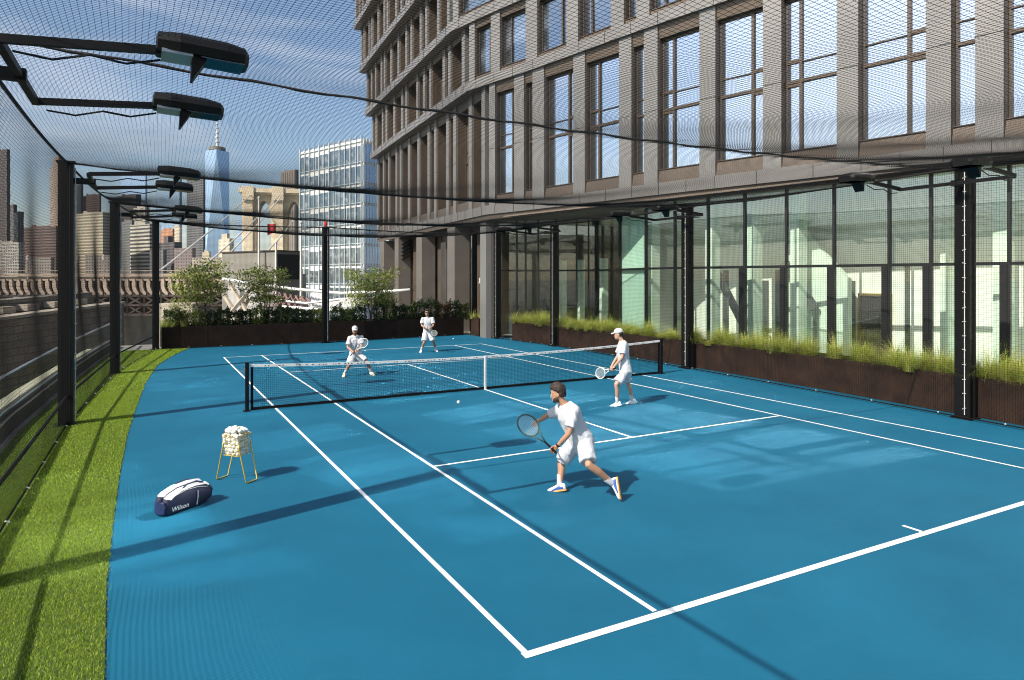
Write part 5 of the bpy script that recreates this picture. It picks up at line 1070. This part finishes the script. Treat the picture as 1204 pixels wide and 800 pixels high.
for k in range(7):
    f = k/6; z = zb0+.03+f*(zt0-zb0+.012); w = .135+.02*f-.033; nu = 5
    for iu in range(nu):
        for iv in range(nu):
            u = (-1+2*iu/(nu-1))*w+(.016 if k % 2 else -.016)*(abs(iu-2) < 2); v = (-1+2*iv/(nu-1))*(w-.01)+(.014 if k % 2 else -.014)*(abs(iv-2) < 2)
            edge = abs(iu-2) == 2 or abs(iv-2) == 2
            if not edge and k < 6: continue
            if k == 6 and abs(iu-2)+abs(iv-2) > 3: continue
            acc.append((u+rng.uniform(-.011, .011), v+rng.uniform(-.011, .011), z+rng.uniform(-.012, .012)+(.02*(2-abs(iu-2))*.5+.012*(2-abs(iv-2)) if k == 6 else 0)))
for u, v, z in acc: tball(hpnt(u, v, z), 'one of the pale tennis balls packed in the yellow wire hopper', BG)

# --- racket bag with white top and lettering
q0 = gz(198, 608); q1 = gz(247.5, 590); bx = nrm((q1-q0)*np.array([1, 1, 0])); by = np.array([-bx[1], bx[0], 0]); BLn = np.linalg.norm(q1-q0)+.06; bz = UP
bag = empty('racket_bag', tuple(q0+bx*BLn/2+by*.12), 'navy and white tennis racket bag lying beside the yellow hopper', 'bag')
def bpt(u, v, z): return q0+bx*u+by*v+bz*z
def pod(v0, v1, h, shift, L_, b, mi0, mi1):
    prof = [(0, .0), (-.03, .05), (-.035, .14), (.0, .22), (.05, .255), (.20, .30), (.42, .31), (.60, .285), (L_-.06, .25), (L_, .17), (L_-.02, .07), (L_-.12, .015), (L_-.2, .0)]
    prof = [(x+shift, z*h) for x, z in prof]; n = len(prof); c = (np.mean([p[0] for p in prof]), .12)
    rings = []
    for v, s in ((v0, .90), (v0+.018, .985), (v0+.03, 1.0), ((v0+v1)/2, 1.015), (v1-.03, 1.0), (v1-.018, .985), (v1, .90)): rings.append([bpt(c[0]+(x-c[0])*s, v, max(.004, c[1]+(z-c[1])*s)) for x, z in prof])
    b0 = len(b.f); b.loft(rings)
    for i in range(b0, len(b.f)):
        f = b.f[i]; zz = np.mean([b.v[j][2] for j in f]); vv = [(np.array(b.v[j])-q0)@by for j in f]; b.m[i] = mi1 if (zz > .205*h and len(f) == 4) else mi0
    return rings
b = MB(); pod(.0, .115, .98, 0, BLn, b, 0, 1); pod(.135, .25, 1.04, .01, BLn-.01, b, 0, 1); b.loft([[bpt(x, .06, .02), bpt(x, .19, .02), bpt(x, .19, .22), bpt(x, .06, .22)] for x in (.03, BLn-.06)])
ch(b.build('main_compartments', [M['navy'], M['white']], smooth=True), bag)
b = MB(); b.loft([ring(bpt(-.02-.03*math.sin(t*math.pi), .02+.2*t, .10), bz, by, .085, .02, 10) for t in np.linspace(.05, .95, 7)]); ch(b.build('end_pocket', M['navy2'], smooth=True), bag)
b = MB(); b.tube([bpt(.03+x*.94*BLn, -.002, z) for x, z in ((0, .20), (.1, .242), (.35, .27), (.6, .262), (.85, .225))], .004, 5); b.tube([bpt(BLn*.62, -.006, .215), bpt(BLn*.615, -.008, .12), bpt(BLn*.60, -.004, .03)], .007, 6); ch(b.build('zip', M['white_rope']), bag)
for v in (.03, .2):
    b = MB(); b.tube([bpt(.22, v, .285), bpt(.30, v+.01, .325), bpt(.45, v+.012, .33), bpt(.55, v, .285)], .011, 7); ch(b.build('carry_strap', M['navy2'], smooth=True), bag)
cu = bpy.data.curves.new('lettering', 'FONT'); cu.body = 'Wilson'; cu.size = .082; cu.shear = .22; cu.extrude = .001; cu.offset = .0008; cu.space_character = 1.08
to = bpy.data.objects.new('tmp_text', cu); link(to); bpy.context.view_layer.update(); me = bpy.data.meshes.new_from_object(to.evaluated_get(bpy.context.evaluated_depsgraph_get())); bpy.data.objects.remove(to)
me.name = 'lettering'; me.materials.clear(); me.materials.append(M['white']); tx_ = bpy.data.objects.new('lettering', me); link(tx_)
tx_.matrix_world = Matrix(((bx[0], 0, -by[0], bpt(.04, -.006, .045)[0]), (bx[1], 0, -by[1], bpt(.04, -.006, .045)[1]), (0, 1, 0, .045), (0, 0, 0, 1)))
mw = tx_.matrix_world.copy(); ch(tx_, bag); tx_.matrix_basis = mw
# ------------------------------------------------------------------ sun, sky, camera
SUN_D = np.array([.968, .25, 0]); SUN_D /= np.linalg.norm(SUN_D); ELEV = math.radians(42.5)
sd = np.array([SUN_D[0]*math.cos(ELEV), SUN_D[1]*math.cos(ELEV), -math.sin(ELEV)])
sl = bpy.data.lights.new('sun', 'SUN'); sl.energy = 5.0; sl.angle = math.radians(.53); sl.color = (1, .94, .84)
so = bpy.data.objects.new('sun', sl); link(so); so.rotation_euler = Vector(sd).to_track_quat('-Z', 'Y').to_euler()
W = bpy.data.worlds.new('World'); S.world = W; W.use_nodes = True; nt = W.node_tree; bg = nt.nodes['Background']
sk = nt.nodes.new('ShaderNodeTexSky'); sk.sky_type = 'NISHITA'; sk.sun_disc = False; sk.sun_elevation = ELEV; sk.sun_rotation = math.atan2(-SUN_D[0], -SUN_D[1]); sk.altitude = 20; sk.air_density = 1.0; sk.dust_density = 1.5; sk.ozone_density = 1.5
tc = nt.nodes.new('ShaderNodeTexCoord'); mp = nt.nodes.new('ShaderNodeMapping'); mp.inputs['Scale'].default_value = (1.4, 3.6, 7.0); mp.inputs['Rotation'].default_value = (0, .15, .7); nt.links.new(tc.outputs['Generated'], mp.inputs[0])
nz = nt.nodes.new('ShaderNodeTexNoise'); nz.inputs['Scale'].default_value = 1.3; nz.inputs['Detail'].default_value = 9; nz.inputs['Roughness'].default_value = .62; nz.inputs['Distortion'].default_value = .5; nt.links.new(mp.outputs[0], nz.inputs['Vector'])
cr = nt.nodes.new('ShaderNodeMapRange'); cr.inputs[1].default_value = .50; cr.inputs[2].default_value = .80; cr.inputs[3].default_value = 0; cr.inputs[4].default_value = .55; nt.links.new(nz.outputs['Fac'], cr.inputs[0])
cm = nt.nodes.new('ShaderNodeMix'); cm.data_type = 'RGBA'; cm.inputs[7].default_value = (6.2, 6.4, 6.8, 1); nt.links.new(cr.outputs[0], cm.inputs[0]); nt.links.new(sk.outputs[0], cm.inputs[6])
nt.links.new(cm.outputs[2], bg.inputs[0]); bg.inputs[1].default_value = .112
cd = bpy.data.cameras.new('camera'); cam = bpy.data.objects.new('camera', cd); link(cam); cam.location = tuple(CAM); cam.rotation_euler = (math.pi/2, 0, -YAW)
cd.sensor_width = 36; cd.sensor_fit = 'HORIZONTAL'; cd.lens = FPX/1204*36; cd.shift_x = 0; cd.shift_y = (327.16-400)/1204*1; cd.clip_start = .1; cd.clip_end = 12000
S.camera = cam
S.view_settings.view_transform = 'Standard'; S.view_settings.look = 'None'; S.view_settings.exposure = .68; S.view_settings.gamma = 1; S.view_settings.use_curve_mapping = False
S.render.engine = 'CYCLES'; S.cycles.max_bounces = 8; S.cycles.transparent_max_bounces = 12; S.cycles.glossy_bounces = 4; S.cycles.diffuse_bounces = 3; S.cycles.caustics_reflective = True; S.cycles.caustics_refractive = False; S.cycles.sample_clamp_indirect = 14; S.cycles.blur_glossy = 0.0
S.cycles.use_adaptive_sampling = False; S.cycles.use_guiding = True; S.cycles.use_surface_guiding = True; S.cycles.guiding_training_samples = 96; S.cycles.use_denoising = True; S.cycles.pixel_filter_type = 'BLACKMAN_HARRIS'; S.cycles.filter_width = 1.05
